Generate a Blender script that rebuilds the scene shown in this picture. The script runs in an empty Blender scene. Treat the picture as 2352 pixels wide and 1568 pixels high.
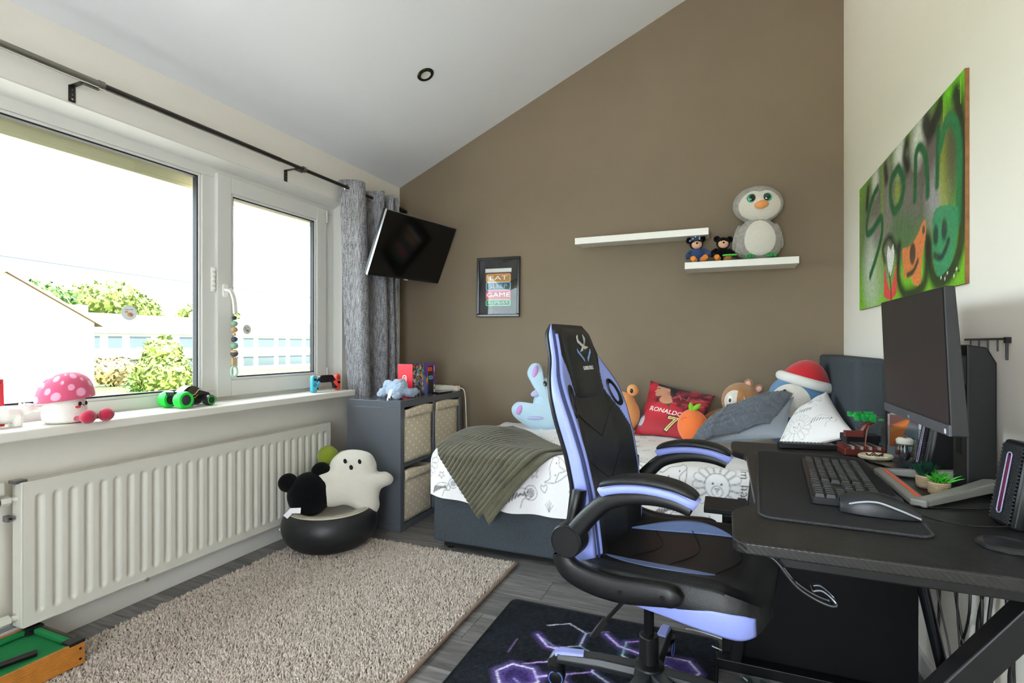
"""Attic bedroom: window wall on the left, taupe gable wall behind the bed, gaming desk on the right."""
import bpy, bmesh, math, random
import numpy as np
from mathutils import Vector, Matrix, Euler

random.seed(7); RNG = np.random.default_rng(7)
scn = bpy.context.scene
COL = scn.collection
PI = math.pi
EXPOSURE = 0.5
SKY = 9.0
SUN = 42.0
FILL_OPENING_X = (-.95, .15)  # span of the fill-light opening added behind the camera
FILL_ROOFWIN = (-1.0, -.9, 0, 0)

# ------------------------------------------------------------------ camera
cam = bpy.data.cameras.new('camera'); cam_o = bpy.data.objects.new('camera', cam); COL.objects.link(cam_o)
cam_o.location = (0, 0, 1.1047)
cam_o.rotation_euler = (PI/2, 0, math.radians(22.337))
cam.sensor_width = 36.0; cam.lens = 36.0*1195/2352; cam.shift_y = 7/2352
cam.clip_start = 0.02; cam.clip_end = 400
scn.camera = cam_o

# ------------------------------------------------------------------ view, world, sun
scn.view_settings.view_transform = 'Standard'; scn.view_settings.look = 'None'
scn.view_settings.gamma = 1.0; scn.view_settings.use_curve_mapping = False
scn.view_settings.exposure = EXPOSURE
scn.cycles.use_denoising = True
scn.cycles.max_bounces = 14; scn.cycles.diffuse_bounces = 9; scn.cycles.transparent_max_bounces = 16
scn.cycles.sample_clamp_indirect = 12.0
scn.cycles.caustics_reflective = False; scn.cycles.caustics_refractive = False
wld = bpy.data.worlds.new('world'); scn.world = wld; wld.use_nodes = True
bg = wld.node_tree.nodes['Background']; bg.inputs[0].default_value = (0.83, 0.915, 1.0, 1); bg.inputs[1].default_value = SKY
sun = bpy.data.lights.new('sun', 'SUN'); sun_o = bpy.data.objects.new('sun', sun); COL.objects.link(sun_o)
sun.energy = SUN; sun.angle = 0.02; sun.color = (1, .94, .85)
sun_o.rotation_euler = Vector((-0.62, 0.25, -0.75)).to_track_quat('-Z', 'Y').to_euler()

# ------------------------------------------------------------------ helpers
def S(h, a=1.0):
    """sRGB hex to linear"""
    h = h.lstrip('#'); o = []
    for i in (0, 2, 4):
        c = int(h[i:i+2], 16)/255
        o.append(c/12.92 if c <= .04045 else ((c+.055)/1.055)**2.4)
    return (o[0], o[1], o[2], a)

MATS = {}
def M(name, col='#808080', rough=.6, metal=0.0, bump=None, var=None, coat=0, sheen=0, emit=None, spec=.5, attr=None, trans=0, ior=1.45, wave=None):
    """procedural principled material; bump=(scale,strength[,detail]), var=(scale,amount), wave=(axis,scale,strength)"""
    if name in MATS: return MATS[name]
    m = bpy.data.materials.new(name); m.use_nodes = True; nt = m.node_tree; N = nt.nodes; Lk = nt.links
    b = N['Principled BSDF']
    c = S(col) if isinstance(col, str) else col
    b.inputs['Base Color'].default_value = c
    b.inputs['Roughness'].default_value = rough; b.inputs['Metallic'].default_value = metal
    b.inputs['Specular IOR Level'].default_value = spec
    b.inputs['Coat Weight'].default_value = coat; b.inputs['Sheen Weight'].default_value = sheen
    b.inputs['Sheen Roughness'].default_value = .5
    b.inputs['Transmission Weight'].default_value = trans; b.inputs['IOR'].default_value = ior
    if emit:
        b.inputs['Emission Color'].default_value = S(emit[0]); b.inputs['Emission Strength'].default_value = emit[1]
    tc = N.new('ShaderNodeTexCoord')
    src = None
    if attr:
        a = N.new('ShaderNodeVertexColor'); a.layer_name = attr; src = a.outputs['Color']
    if var:
        n = N.new('ShaderNodeTexNoise'); n.inputs['Scale'].default_value = var[0]; n.inputs['Detail'].default_value = 4
        Lk.new(tc.outputs['Object'], n.inputs['Vector'])
        r = N.new('ShaderNodeMapRange'); r.inputs['From Min'].default_value = .3; r.inputs['From Max'].default_value = .7
        r.inputs['To Min'].default_value = 1-var[1]; r.inputs['To Max'].default_value = 1+var[1]
        Lk.new(n.outputs['Fac'], r.inputs['Value'])
        mx = N.new('ShaderNodeVectorMath'); mx.operation = 'SCALE'
        if src: Lk.new(src, mx.inputs[0])
        else: mx.inputs[0].default_value = c[:3]
        Lk.new(r.outputs['Result'], mx.inputs['Scale']); src = mx.outputs['Vector']
    if src: Lk.new(src, b.inputs['Base Color'])
    if bump:
        n = N.new('ShaderNodeTexNoise'); n.inputs['Scale'].default_value = bump[0]; n.inputs['Detail'].default_value = bump[2] if len(bump) > 2 else 3
        Lk.new(tc.outputs['Object'], n.inputs['Vector'])
        bp = N.new('ShaderNodeBump'); bp.inputs['Strength'].default_value = bump[1]; bp.inputs['Distance'].default_value = .01
        Lk.new(n.outputs['Fac'], bp.inputs['Height']); Lk.new(bp.outputs['Normal'], b.inputs['Normal'])
    if wave:
        w = N.new('ShaderNodeTexWave'); w.bands_direction = wave[0]; w.inputs['Scale'].default_value = wave[1]; w.inputs['Distortion'].default_value = wave[3] if len(wave) > 3 else 0
        Lk.new(tc.outputs['Object'], w.inputs['Vector'])
        bp = N.new('ShaderNodeBump'); bp.inputs['Strength'].default_value = wave[2]; bp.inputs['Distance'].default_value = .01
        Lk.new(w.outputs['Fac'], bp.inputs['Height']); Lk.new(bp.outputs['Normal'], b.inputs['Normal'])
    MATS[name] = m
    return m

def rotm(rx=0, ry=0, rz=0): return Euler((rx, ry, rz)).to_matrix().to_4x4()
def T(x, y, z): return Matrix.Translation((x, y, z))

class G:
    """collects geometry for ONE mesh object"""
    def __init__(s): s.v = []; s.f = []; s.c = None
    def add(s, vs, fs, m=None):
        o = len(s.v)
        s.v += [tuple(m @ Vector(p)) for p in vs] if m is not None else [tuple(p) for p in vs]
        s.f += [tuple(i+o for i in f) for f in fs]; return s
    def box(s, x0, x1, y0, y1, z0, z1, m=None):
        return s.add([(x0,y0,z0),(x1,y0,z0),(x1,y1,z0),(x0,y1,z0),(x0,y0,z1),(x1,y0,z1),(x1,y1,z1),(x0,y1,z1)],
                     [(0,3,2,1),(4,5,6,7),(0,1,5,4),(1,2,6,5),(2,3,7,6),(3,0,4,7)], m)
    def cyl(s, p0, p1, r, n=16, r2=None, m=None):
        p0, p1 = Vector(p0), Vector(p1); d = (p1-p0).normalized(); r2 = r if r2 is None else r2
        a = d.orthogonal().normalized(); b = d.cross(a); vs = []
        for p, q in ((p0, r), (p1, r2)):
            for i in range(n):
                t = 2*PI*i/n; vs.append(p+q*(math.cos(t)*a+math.sin(t)*b))
        fs = [(i, (i+1) % n, n+(i+1) % n, n+i) for i in range(n)]+[tuple(range(n-1, -1, -1)), tuple(range(n, 2*n))]
        return s.add(vs, fs, m)
    def tube(s, pts, r, n=8, closed=False, m=None, flat=None):
        pts = [Vector(p) for p in pts]; k = len(pts); vs = []; ref = None
        rr = r if hasattr(r, '__len__') else [r]*k
        for i, p in enumerate(pts):
            d = (pts[(i+1) % k]-pts[i-1]) if closed else (pts[min(i+1, k-1)]-pts[max(i-1, 0)])
            d.normalize()
            if ref is None: ref = d.orthogonal().normalized()
            ref = (ref-ref.dot(d)*d)
            if ref.length < 1e-6: ref = d.orthogonal()
            ref.normalize(); b = d.cross(ref)
            for j in range(n):
                t = 2*PI*j/n; vs.append(p+rr[i]*(math.cos(t)*ref+math.sin(t)*b))
        fs = []
        for i in range(k if closed else k-1):
            i2 = (i+1) % k
            for j in range(n):
                j2 = (j+1) % n; fs.append((i*n+j, i*n+j2, i2*n+j2, i2*n+j))
        if not closed: fs += [tuple(range(n-1, -1, -1)), tuple(range((k-1)*n, k*n))]
        return s.add(vs, fs, m)
    def sweep(s, pts, prof, up=(0,0,1), m=None, scale=None):
        """sweep a closed 2D profile [(side,up)] along pts, keeping the profile's up near the given vector"""
        pts = [Vector(p) for p in pts]; k = len(pts); n = len(prof); vs = []
        for i, p in enumerate(pts):
            d = (pts[min(i+1, k-1)]-pts[max(i-1, 0)]).normalized(); sd = d.cross(Vector(up)).normalized(); u = sd.cross(d)
            q = scale[i] if scale else 1
            qq = q if hasattr(q, '__len__') else (q, q)
            vs += [p+sd*a*qq[0]+u*b*qq[1] for a, b in prof]
        fs = [(i*n+j, i*n+(j+1) % n, (i+1)*n+(j+1) % n, (i+1)*n+j) for i in range(k-1) for j in range(n)]
        fs += [tuple(range(n-1, -1, -1)), tuple(range((k-1)*n, k*n))]
        return s.add(vs, fs, m)
    def lathe(s, prof, n=24, m=None):
        vs = []; fs = []; idx = []
        for r, z in prof:
            if r < 1e-6: idx.append([len(vs)]); vs.append((0, 0, z))
            else:
                idx.append(list(range(len(vs), len(vs)+n))); vs += [(r*math.cos(2*PI*i/n), r*math.sin(2*PI*i/n), z) for i in range(n)]
        for a, b in zip(idx[:-1], idx[1:]):
            for i in range(n):
                j = (i+1) % n
                if len(a) == 1 and len(b) == 1: continue
                if len(a) == 1: fs.append((a[0], b[j], b[i]))
                elif len(b) == 1: fs.append((a[i], a[j], b[0]))
                else: fs.append((a[i], a[j], b[j], b[i]))
        return s.add(vs, fs, m)
    def ell(s, c, r, n=20, k=12, m=None, rot=None):
        prof = [(math.sin(PI*i/k), -math.cos(PI*i/k)) for i in range(k+1)]; prof[0] = (0, -1); prof[-1] = (0, 1)
        mm = T(*c) @ (rot if rot is not None else Matrix.Identity(4)) @ Matrix.Diagonal((r[0], r[1], r[2], 1))
        return s.lathe(prof, n, (m @ mm) if m is not None else mm)
    def prism(s, poly, a, b, m=None):
        """poly in xy, extruded from z=a to z=b"""
        n = len(poly); vs = [(x, y, a) for x, y in poly]+[(x, y, b) for x, y in poly]
        fs = [tuple(range(n-1, -1, -1)), tuple(range(n, 2*n))]+[(i, (i+1) % n, n+(i+1) % n, n+i) for i in range(n)]
        return s.add(vs, fs, m)
    def grid(s, fn, nu, nv, m=None, cu=False, flip=False):
        vs = [fn(i/(nu if cu else nu-1), j/(nv-1)) for j in range(nv) for i in range(nu)]; fs = []
        for j in range(nv-1):
            for i in range(nu if cu else nu-1):
                q = (j*nu+i, j*nu+(i+1) % nu, (j+1)*nu+(i+1) % nu, (j+1)*nu+i)
                fs.append(q[::-1] if flip else q)
        return s.add(vs, fs, m)
    def build(s, name, mat, parent=None, loc=None, rot=None, smooth=True, bevel=0, seg=2, sub=0, ang=.6, remesh=0, smoothit=0, solid=0):
        me = bpy.data.meshes.new(name); me.from_pydata(s.v, [], s.f); me.update()
        if smooth:
            me.polygons.foreach_set('use_smooth', [True]*len(me.polygons))
            if ang and not remesh: me.set_sharp_from_angle(angle=ang)
        if s.c is not None:
            at = me.color_attributes.new('Col', 'FLOAT_COLOR', 'POINT'); at.data.foreach_set('color', np.asarray(s.c, dtype=np.float32).ravel())
        return link(name, me, mat, parent, loc, rot, bevel, seg, sub, remesh, smoothit, solid)

def link(name, me, mat, parent=None, loc=None, rot=None, bevel=0, seg=2, sub=0, remesh=0, smoothit=0, solid=0):
    o = bpy.data.objects.new(name, me); COL.objects.link(o)
    if mat is not None and not me.materials: me.materials.append(mat)
    if parent is not None: o.parent = parent
    if loc is not None: o.location = loc
    if rot is not None: o.rotation_euler = rot
    if solid:
        q = o.modifiers.new('solid', 'SOLIDIFY'); q.thickness = solid; q.offset = 0
    if remesh:
        q = o.modifiers.new('remesh', 'REMESH'); q.mode = 'VOXEL'; q.voxel_size = remesh; q.use_smooth_shade = True
    if smoothit:
        q = o.modifiers.new('smooth', 'SMOOTH'); q.factor = .5; q.iterations = smoothit
    if bevel:
        q = o.modifiers.new('bevel', 'BEVEL'); q.width = bevel; q.segments = seg; q.limit_method = 'ANGLE'; q.angle_limit = .6
    if sub:
        q = o.modifiers.new('sub', 'SUBSURF'); q.levels = sub; q.render_levels = sub
    return o

def tag(o, label, cat, group=None, kind=None):
    o['label'] = label; o['category'] = cat
    if group: o['group'] = group
    if kind: o['kind'] = kind
    return o
def thing(name, label, cat, loc=(0,0,0), rot=(0,0,0), group=None):
    o = bpy.data.objects.new(name, None); COL.objects.link(o); o.empty_display_size = .05
    o.location = loc; o.rotation_euler = rot
    return tag(o, label, cat, group)
def struct(o): o['kind'] = 'structure'; return o
def sempty(name):
    o = bpy.data.objects.new(name, None); COL.objects.link(o); o.empty_display_size = .05; return struct(o)
def dup(src, parent=None, loc=None, rot=None):
    c = src.copy(); COL.objects.link(c)
    if parent is not None: c.parent = parent
    if loc is not None: c.location = loc
    if rot is not None: c.rotation_euler = rot
    return c

# ---- painting onto vertex colours -------------------------------------------------
class Canvas:
    """array of colours over [x0,x1]x[y0,y1]; rows go up"""
    def __init__(s, x0, x1, y0, y1, step, base):
        s.x0, s.x1, s.y0, s.y1 = x0, x1, y0, y1
        s.nx = int(round((x1-x0)/step))+1; s.ny = int(round((y1-y0)/step))+1
        s.xs = np.linspace(x0, x1, s.nx); s.ys = np.linspace(y0, y1, s.ny)
        s.a = np.zeros((s.ny, s.nx, 3)); s.a[:] = S(base)[:3]
    def _win(s, xa, xb, ya, yb):
        i0 = max(0, np.searchsorted(s.xs, xa)); i1 = min(s.nx, np.searchsorted(s.xs, xb)+1)
        j0 = max(0, np.searchsorted(s.ys, ya)); j1 = min(s.ny, np.searchsorted(s.ys, yb)+1)
        if i1 <= i0 or j1 <= j0: return None
        X, Y = np.meshgrid(s.xs[i0:i1], s.ys[j0:j1]); return (slice(j0, j1), slice(i0, i1)), X, Y
    def _mix(s, sl, al, col):
        c = np.array(S(col)[:3]) if isinstance(col, str) else np.array(col[:3])
        s.a[sl] = s.a[sl]*(1-al[..., None])+c*al[..., None]
    def stroke(s, pts, w, col, soft=None, alpha=1.0, closed=False):
        pts = [tuple(p) for p in pts]
        if closed: pts = pts+[pts[0]]
        soft = w*.35 if soft is None else soft; pad = w/2+soft
        xs = [p[0] for p in pts]; ys = [p[1] for p in pts]
        q = s._win(min(xs)-pad, max(xs)+pad, min(ys)-pad, max(ys)+pad)
        if q is None: return s
        sl, X, Y = q; D = np.full(X.shape, 9e9)
        for (ax, ay), (bx, by) in zip(pts[:-1], pts[1:]):
            dx, dy = bx-ax, by-ay; L2 = dx*dx+dy*dy+1e-12
            t = np.clip(((X-ax)*dx+(Y-ay)*dy)/L2, 0, 1)
            D = np.minimum(D, (X-ax-t*dx)**2+(Y-ay-t*dy)**2)
        al = np.clip((w/2+soft/2-np.sqrt(D))/max(soft, 1e-6), 0, 1)*alpha
        s._mix(sl, al, col); return s
    def disc(s, cx, cy, rx, ry, col, soft=.08, alpha=1.0, rot=0):
        R = max(rx, ry)*(1+soft); q = s._win(cx-R, cx+R, cy-R, cy+R)
        if q is None: return s
        sl, X, Y = q; c, d = math.cos(rot), math.sin(rot)
        u = ((X-cx)*c+(Y-cy)*d)/rx; v = (-(X-cx)*d+(Y-cy)*c)/ry
        al = np.clip((1+soft-np.sqrt(u*u+v*v))/(2*soft), 0, 1)*alpha
        s._mix(sl, al, col); return s
    def fill(s, poly, col, alpha=1.0):
        xs = [p[0] for p in poly]; ys = [p[1] for p in poly]
        q = s._win(min(xs), max(xs), min(ys), max(ys))
        if q is None: return s
        sl, X, Y = q; ins = np.zeros(X.shape, bool); n = len(poly)
        for i in range(n):
            (ax, ay), (bx, by) = poly[i], poly[(i+1) % n]
            if ay == by: continue
            ins ^= ((ay > Y) != (by > Y)) & (X < (bx-ax)*(Y-ay)/(by-ay)+ax)
        s._mix(sl, ins*alpha, col); return s
    def text(s, txt, x, y, size, col, rot=0, sx=1.0, bold=0.0, align='CENTER'):
        for tri in text_tris(txt, size, bold, align):
            c, d = math.cos(rot), math.sin(rot)
            s.fill([(x+(p[0]*sx)*c-p[1]*d, y+(p[0]*sx)*d+p[1]*c) for p in tri], col)
        return s
    def noise(s, amt, blur=0):
        n = RNG.normal(0, 1, (s.ny, s.nx))
        for _ in range(blur):
            n = (n+np.roll(n, 1, 0)+np.roll(n, -1, 0)+np.roll(n, 1, 1)+np.roll(n, -1, 1))/5
        if blur: n /= n.std()
        s.a *= (1+amt*n)[..., None]; s.a = np.clip(s.a, 0, 1); return s
    def rgba(s): return np.concatenate([s.a, np.ones((s.ny, s.nx, 1))], 2).reshape(-1, 4)
    def mesh(s, fn, name, mat, parent=None, loc=None, rot=None, **k):
        """fn(X,Y arrays)->(x,y,z arrays)"""
        X, Y = np.meshgrid(s.xs, s.ys); x, y, z = fn(X, Y)
        V = np.stack([np.broadcast_to(x, X.shape), np.broadcast_to(y, X.shape), np.broadcast_to(z, X.shape)], 2).reshape(-1, 3)
        return gridmesh(name, V, s.nx, s.ny, mat, s.rgba(), parent, loc, rot, **k)

_TT = {}
def text_tris(txt, size, bold=0.0, align='CENTER'):
    key = (txt, bold, align)
    if key not in _TT:
        cu = bpy.data.curves.new('t', 'FONT'); cu.body = txt; cu.align_x = align; cu.align_y = 'CENTER'; cu.offset = bold
        ob = bpy.data.objects.new('t', cu); COL.objects.link(ob)
        bpy.context.view_layer.update()
        me = bpy.data.meshes.new_from_object(ob.evaluated_get(bpy.context.evaluated_depsgraph_get()))
        me.calc_loop_triangles()
        _TT[key] = [[tuple(me.vertices[i].co[:2]) for i in t.vertices] for t in me.loop_triangles]
        bpy.data.objects.remove(ob); bpy.data.curves.remove(cu); bpy.data.meshes.remove(me)
    return [[(p[0]*size, p[1]*size) for p in t] for t in _TT[key]]
def text_mesh(txt, size, name, mat, m, parent=None, bold=0.0, thick=.0006):
    g = G()
    for t in text_tris(txt, size, bold):
        g.add([(p[0], p[1], 0) for p in t], [(0, 1, 2)], m)
    return g.build(name, mat, parent, smooth=False, solid=thick)

def gridmesh(name, V, nx, ny, mat, cols=None, parent=None, loc=None, rot=None, flip=False, ang=None, **k):
    me = bpy.data.meshes.new(name); me.vertices.add(len(V)); me.vertices.foreach_set('co', np.asarray(V, dtype=np.float32).ravel())
    i, j = np.meshgrid(np.arange(nx-1), np.arange(ny-1)); a = (j*nx+i).ravel()
    q = np.stack([a, a+1, a+nx+1, a+nx], 1)
    if flip: q = q[:, ::-1]
    nf = len(q); me.loops.add(nf*4); me.polygons.add(nf)
    me.loops.foreach_set('vertex_index', q.ravel().astype(np.int32)); me.polygons.foreach_set('loop_start', (np.arange(nf)*4).astype(np.int32))
    me.update(calc_edges=True); me.polygons.foreach_set('use_smooth', [True]*nf)
    if cols is not None:
        at = me.color_attributes.new('Col', 'FLOAT_COLOR', 'POINT'); at.data.foreach_set('color', np.asarray(cols, dtype=np.float32).ravel())
    if ang: me.set_sharp_from_angle(angle=ang)
    return link(name, me, mat, parent, loc, rot, **k)

def smoothnoise(X, Y, seed=0, n=6, f0=2.0, f1=9.0):
    r = np.random.default_rng(seed); o = 0
    for _ in range(n):
        f = r.uniform(f0, f1); t = r.uniform(0, 6.28); p = r.uniform(0, 6.28)
        o = o+np.sin(f*(X*math.cos(t)+Y*math.sin(t))*2*PI+p)/n
    return o
def catmull(pts, k=6, closed=False):
    P = [Vector(p) for p in pts]; n = len(P); out = []
    for i in range(n if closed else n-1):
        p0 = P[i-1] if (closed or i > 0) else P[0]; p1 = P[i]; p2 = P[(i+1) % n]; p3 = P[(i+2) % n] if (closed or i+2 < n) else P[-1]
        for j in range(k):
            t = j/k
            out.append(.5*((2*p1)+(-p0+p2)*t+(2*p0-5*p1+4*p2-p3)*t*t+(-p0+3*p1-3*p2+p3)*t**3))
    if not closed: out.append(P[-1])
    return out
def cat2(pts, k=6, closed=True):
    return [(p[0], p[1]) for p in catmull([(a, b, 0) for a, b in pts], k, closed)]
def interp(x, xs, ys): return float(np.interp(x, xs, ys))
def rrect(x0, x1, y0, y1, r, n=5):
    o = []
    for cx, cy, a in ((x1-r, y0+r, -PI/2), (x1-r, y1-r, 0), (x0+r, y1-r, PI/2), (x0+r, y0+r, PI)):
        o += [(cx+r*math.cos(a+PI/2*i/n), cy+r*math.sin(a+PI/2*i/n)) for i in range(n+1)]
    return o
# ------------------------------------------------------------------ room dimensions
XL, XR, YB, YF = -2.36, .617, 3.432, -1.35
KC = .4398
def zc(x): return 2.328+KC*(x-XL)

m_white = M('wall_white_paint', '#dedad0', .85, bump=(220, .05), var=(1.4, .02))
m_cream = M('wall_cream_paint', '#e0dcd3', .85, bump=(220, .05), var=(1.4, .02))
m_ceil = M('ceiling_paint', '#e3e4e8', .9, bump=(90, .04), var=(.9, .015))
m_brown = M('wall_taupe_paint', '#7c6e5b', .75, bump=(160, .06), var=(2.2, .05))
m_pvc = M('white_pvc', '#d2d2ce', .35, bump=(40, .01))
m_sill = M('sill_paint', '#d9d6cd', .4, bump=(60, .03))
m_gask = M('rubber_gasket', '#23242a', .6)
m_chrome = M('chrome', '#c8c8c8', .18, 1.0)
m_steel = M('brushed_steel', '#8d8d8f', .35, 1.0, bump=(90, .03))
m_blackp = M('black_plastic', '#0f0f11', .42, bump=(300, .05))
m_blackm = M('black_metal', '#101113', .4, .3, bump=(200, .03))
m_whitep = M('white_plastic', '#e6e4de', .4)

m_right = M('wall_right_paint', '#f0eadf', .85, bump=(200, .05), var=(1.4, .02))

# glass: thin architectural pane (transparent with fresnel reflection)
def glass_mat(name, tint='#f4f8f6', rough=0.0, refl=.9):
    m = bpy.data.materials.new(name); m.use_nodes = True; N = m.node_tree.nodes; L = m.node_tree.links
    for n in list(N): N.remove(n)
    o = N.new('ShaderNodeOutputMaterial'); t = N.new('ShaderNodeBsdfTransparent'); t.inputs[0].default_value = S(tint)
    g = N.new('ShaderNodeBsdfGlossy'); g.inputs['Roughness'].default_value = rough
    f = N.new('ShaderNodeLayerWeight'); f.inputs['Blend'].default_value = .5
    p = N.new('ShaderNodeMath'); p.operation = 'POWER'; p.inputs[1].default_value = 4.0; L.new(f.outputs['Facing'], p.inputs[0])
    q = N.new('ShaderNodeMath'); q.operation = 'MULTIPLY_ADD'; q.inputs[1].default_value = .6; q.inputs[2].default_value = .035; L.new(p.outputs[0], q.inputs[0])
    k = N.new('ShaderNodeMath'); k.operation = 'MULTIPLY'; k.inputs[1].default_value = refl; L.new(q.outputs[0], k.inputs[0])
    mx = N.new('ShaderNodeMixShader'); L.new(k.outputs[0], mx.inputs[0]); L.new(t.outputs[0], mx.inputs[1]); L.new(g.outputs[0], mx.inputs[2]); L.new(mx.outputs[0], o.inputs[0])
    return m
m_glass = glass_mat('window_glass')
m_jar = glass_mat('clear_plastic_glass', '#e8eeee', .02, 1.0)

# ------------------------------------------------------------------ floor and planks
def plank_mat():
    m = bpy.data.materials.new('grey_oak_laminate'); m.use_nodes = True; N = m.node_tree.nodes; L = m.node_tree.links; b = N['Principled BSDF']
    b.inputs['Roughness'].default_value = .38
    tc = N.new('ShaderNodeTexCoord'); oi = N.new('ShaderNodeObjectInfo')
    mp = N.new('ShaderNodeMapping'); L.new(tc.outputs['Object'], mp.inputs[0]); mp.inputs['Scale'].default_value = (2.2, 26, 1)
    cb = N.new('ShaderNodeCombineXYZ'); k = N.new('ShaderNodeMath'); k.operation = 'MULTIPLY'; k.inputs[1].default_value = 37; L.new(oi.outputs['Random'], k.inputs[0])
    L.new(k.outputs[0], cb.inputs[0]); L.new(k.outputs[0], cb.inputs[2]); L.new(cb.outputs[0], mp.inputs['Location'])
    n = N.new('ShaderNodeTexNoise'); n.inputs['Scale'].default_value = 1.3; n.inputs['Detail'].default_value = 7; n.inputs['Roughness'].default_value = .62; n.inputs['Distortion'].default_value = 1.1; L.new(mp.outputs[0], n.inputs['Vector'])
    r = N.new('ShaderNodeValToRGB'); L.new(n.outputs['Fac'], r.inputs[0])
    r.color_ramp.elements[0].position = .3; r.color_ramp.elements[0].color = S('#4a4848'); r.color_ramp.elements[1].position = .72; r.color_ramp.elements[1].color = S('#8d8a88')
    e = r.color_ramp.elements.new(.5); e.color = S('#6c6968')
    v = N.new('ShaderNodeMapRange'); v.inputs['To Min'].default_value = .82; v.inputs['To Max'].default_value = 1.15; L.new(oi.outputs['Random'], v.inputs['Value'])
    sc = N.new('ShaderNodeVectorMath'); sc.operation = 'SCALE'; L.new(r.outputs[0], sc.inputs[0]); L.new(v.outputs[0], sc.inputs['Scale']); L.new(sc.outputs['Vector'], b.inputs['Base Color'])
    bp = N.new('ShaderNodeBump'); bp.inputs['Strength'].default_value = .12; bp.inputs['Distance'].default_value = .003; L.new(n.outputs['Fac'], bp.inputs['Height']); L.new(bp.outputs['Normal'], b.inputs['Normal'])
    return m
m_plank = plank_mat()
floor = struct(G().box(XL-.25, XR+.25, YF-.2, YB+.25, -.15, -.008).build('floor', M('subfloor', '#2a2928', .9), smooth=False))
PW, PL = .193, 1.285
pl_mesh = None
row = 0; y = YF
while y < YB:
    x = XL - ((row*.43) % 1.0)*PL
    w = min(PW, YB-y)
    while x < XR:
        a, b_ = max(x, XL), min(x+PL, XR)
        if b_-a > .02:
            full = abs((b_-a)-PL) < 1e-6 and abs(w-PW) < 1e-6
            if full and pl_mesh: link('plank', pl_mesh, None, floor, loc=(a, y, 0))
            else:
                g = G(); e = .0016; x1, y1 = b_-a-.0006, w-.0006
                g.add([(0,0,-.008),(x1,0,-.008),(x1,y1,-.008),(0,y1,-.008),(0,0,-e),(x1,0,-e),(x1,y1,-e),(0,y1,-e),(e,e,0),(x1-e,e,0),(x1-e,y1-e,0),(e,y1-e,0)],
                      [(0,1,5,4),(1,2,6,5),(2,3,7,6),(3,0,4,7),(4,5,9,8),(5,6,10,9),(6,7,11,10),(7,4,8,11),(8,9,10,11)])
                o = g.build('plank', m_plank, floor, loc=(a, y, 0), smooth=False)
                if full: pl_mesh = o.data
        x += PL
    y += PW; row += 1

# ------------------------------------------------------------------ walls, ceiling
WY0, WY1, WZ0, WZ1 = -.45, 2.775, .78, 2.05          # window opening
g = G(); X0 = XL-.27
g.box(X0, XL, YF-.2, WY0, 0, 2.5).box(X0, XL, WY1, YB+.2, 0, 2.5).box(X0, XL, WY0, WY1, 0, WZ0).box(X0, XL, WY0, WY1, WZ1, 2.5)
struct(g.build('wall_left', m_cream, smooth=False))
g = G(); g.prism([(XL-.27, 0), (XR+.2, 0), (XR+.2, 4.2), (XL-.27, zc(XL-.27)+.15)], 0, .2, T(0, YB+.2, 0) @ rotm(PI/2))
struct(g.build('wall_back', m_brown, smooth=False))
struct(G().box(XR, XR+.2, YF-.2, YB+.2, 0, 4.0).build('wall_right', m_right, smooth=False))
# wall behind the camera, with an added opening that lets in fill daylight
g = G(); DX0, DX1 = FILL_OPENING_X
for a, b_ in ((XL-.27, DX0), (DX1, XR+.2)):
    g.prism([(a, 0), (b_, 0), (b_, zc(b_)+.2), (a, zc(a)+.2)], 0, .2, T(0, YF, 0) @ rotm(PI/2))
g.prism([(DX0, 2.2), (DX1, 2.2), (DX1, zc(DX1)+.2), (DX0, zc(DX0)+.2)], 0, .2, T(0, YF, 0) @ rotm(PI/2))
struct(g.build('wall_front', m_cream, smooth=False))
# sloped ceiling slab with an added fill-light roof window, closed to zero size
g = G()
def slab(x0, x1, y0, y1):
    g.add([(x0,y0,zc(x0)),(x1,y0,zc(x1)),(x1,y1,zc(x1)),(x0,y1,zc(x0)),(x0,y0,zc(x0)+.2),(x1,y0,zc(x1)+.2),(x1,y1,zc(x1)+.2),(x0,y1,zc(x0)+.2)],
          [(0,3,2,1),(4,5,6,7),(0,1,5,4),(1,2,6,5),(2,3,7,6),(3,0,4,7)])
RX0, RX1, RY0, RY1 = FILL_ROOFWIN
xa, xb, ya, yb = XL-.4, XR+.25, YF-.25, YB+.25
slab(xa, RX0, ya, yb); slab(RX1, xb, ya, yb); slab(RX0, RX1, ya, RY0); slab(RX0, RX1, RY1, yb)
struct(g.build('ceiling', m_ceil, smooth=False))
if RY1 > RY0:
    w3 = sempty('window_3')
    g = G()
    for (x0, x1, y0, y1) in ((RX0, RX0+.05, RY0, RY1), (RX1-.05, RX1, RY0, RY1), (RX0+.05, RX1-.05, RY0, RY0+.05), (RX0+.05, RX1-.05, RY1-.05, RY1)):
        g.add([(x,y_,zc(x)+dz) for dz in (.02, .1) for (x, y_) in ((x0,y0),(x1,y0),(x1,y1),(x0,y1))], [(0,3,2,1),(4,5,6,7),(0,1,5,4),(1,2,6,5),(2,3,7,6),(3,0,4,7)])
    g.build('window_frame', m_pvc, w3, smooth=False)
    G().add([(RX0+.04,RY0+.04,zc(RX0+.04)+.06),(RX1-.04,RY0+.04,zc(RX1-.04)+.06),(RX1-.04,RY1-.04,zc(RX1-.04)+.06),(RX0+.04,RY1-.04,zc(RX0+.04)+.06)], [(0,1,2,3)]).build('pane', m_glass, w3, smooth=False)

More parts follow.
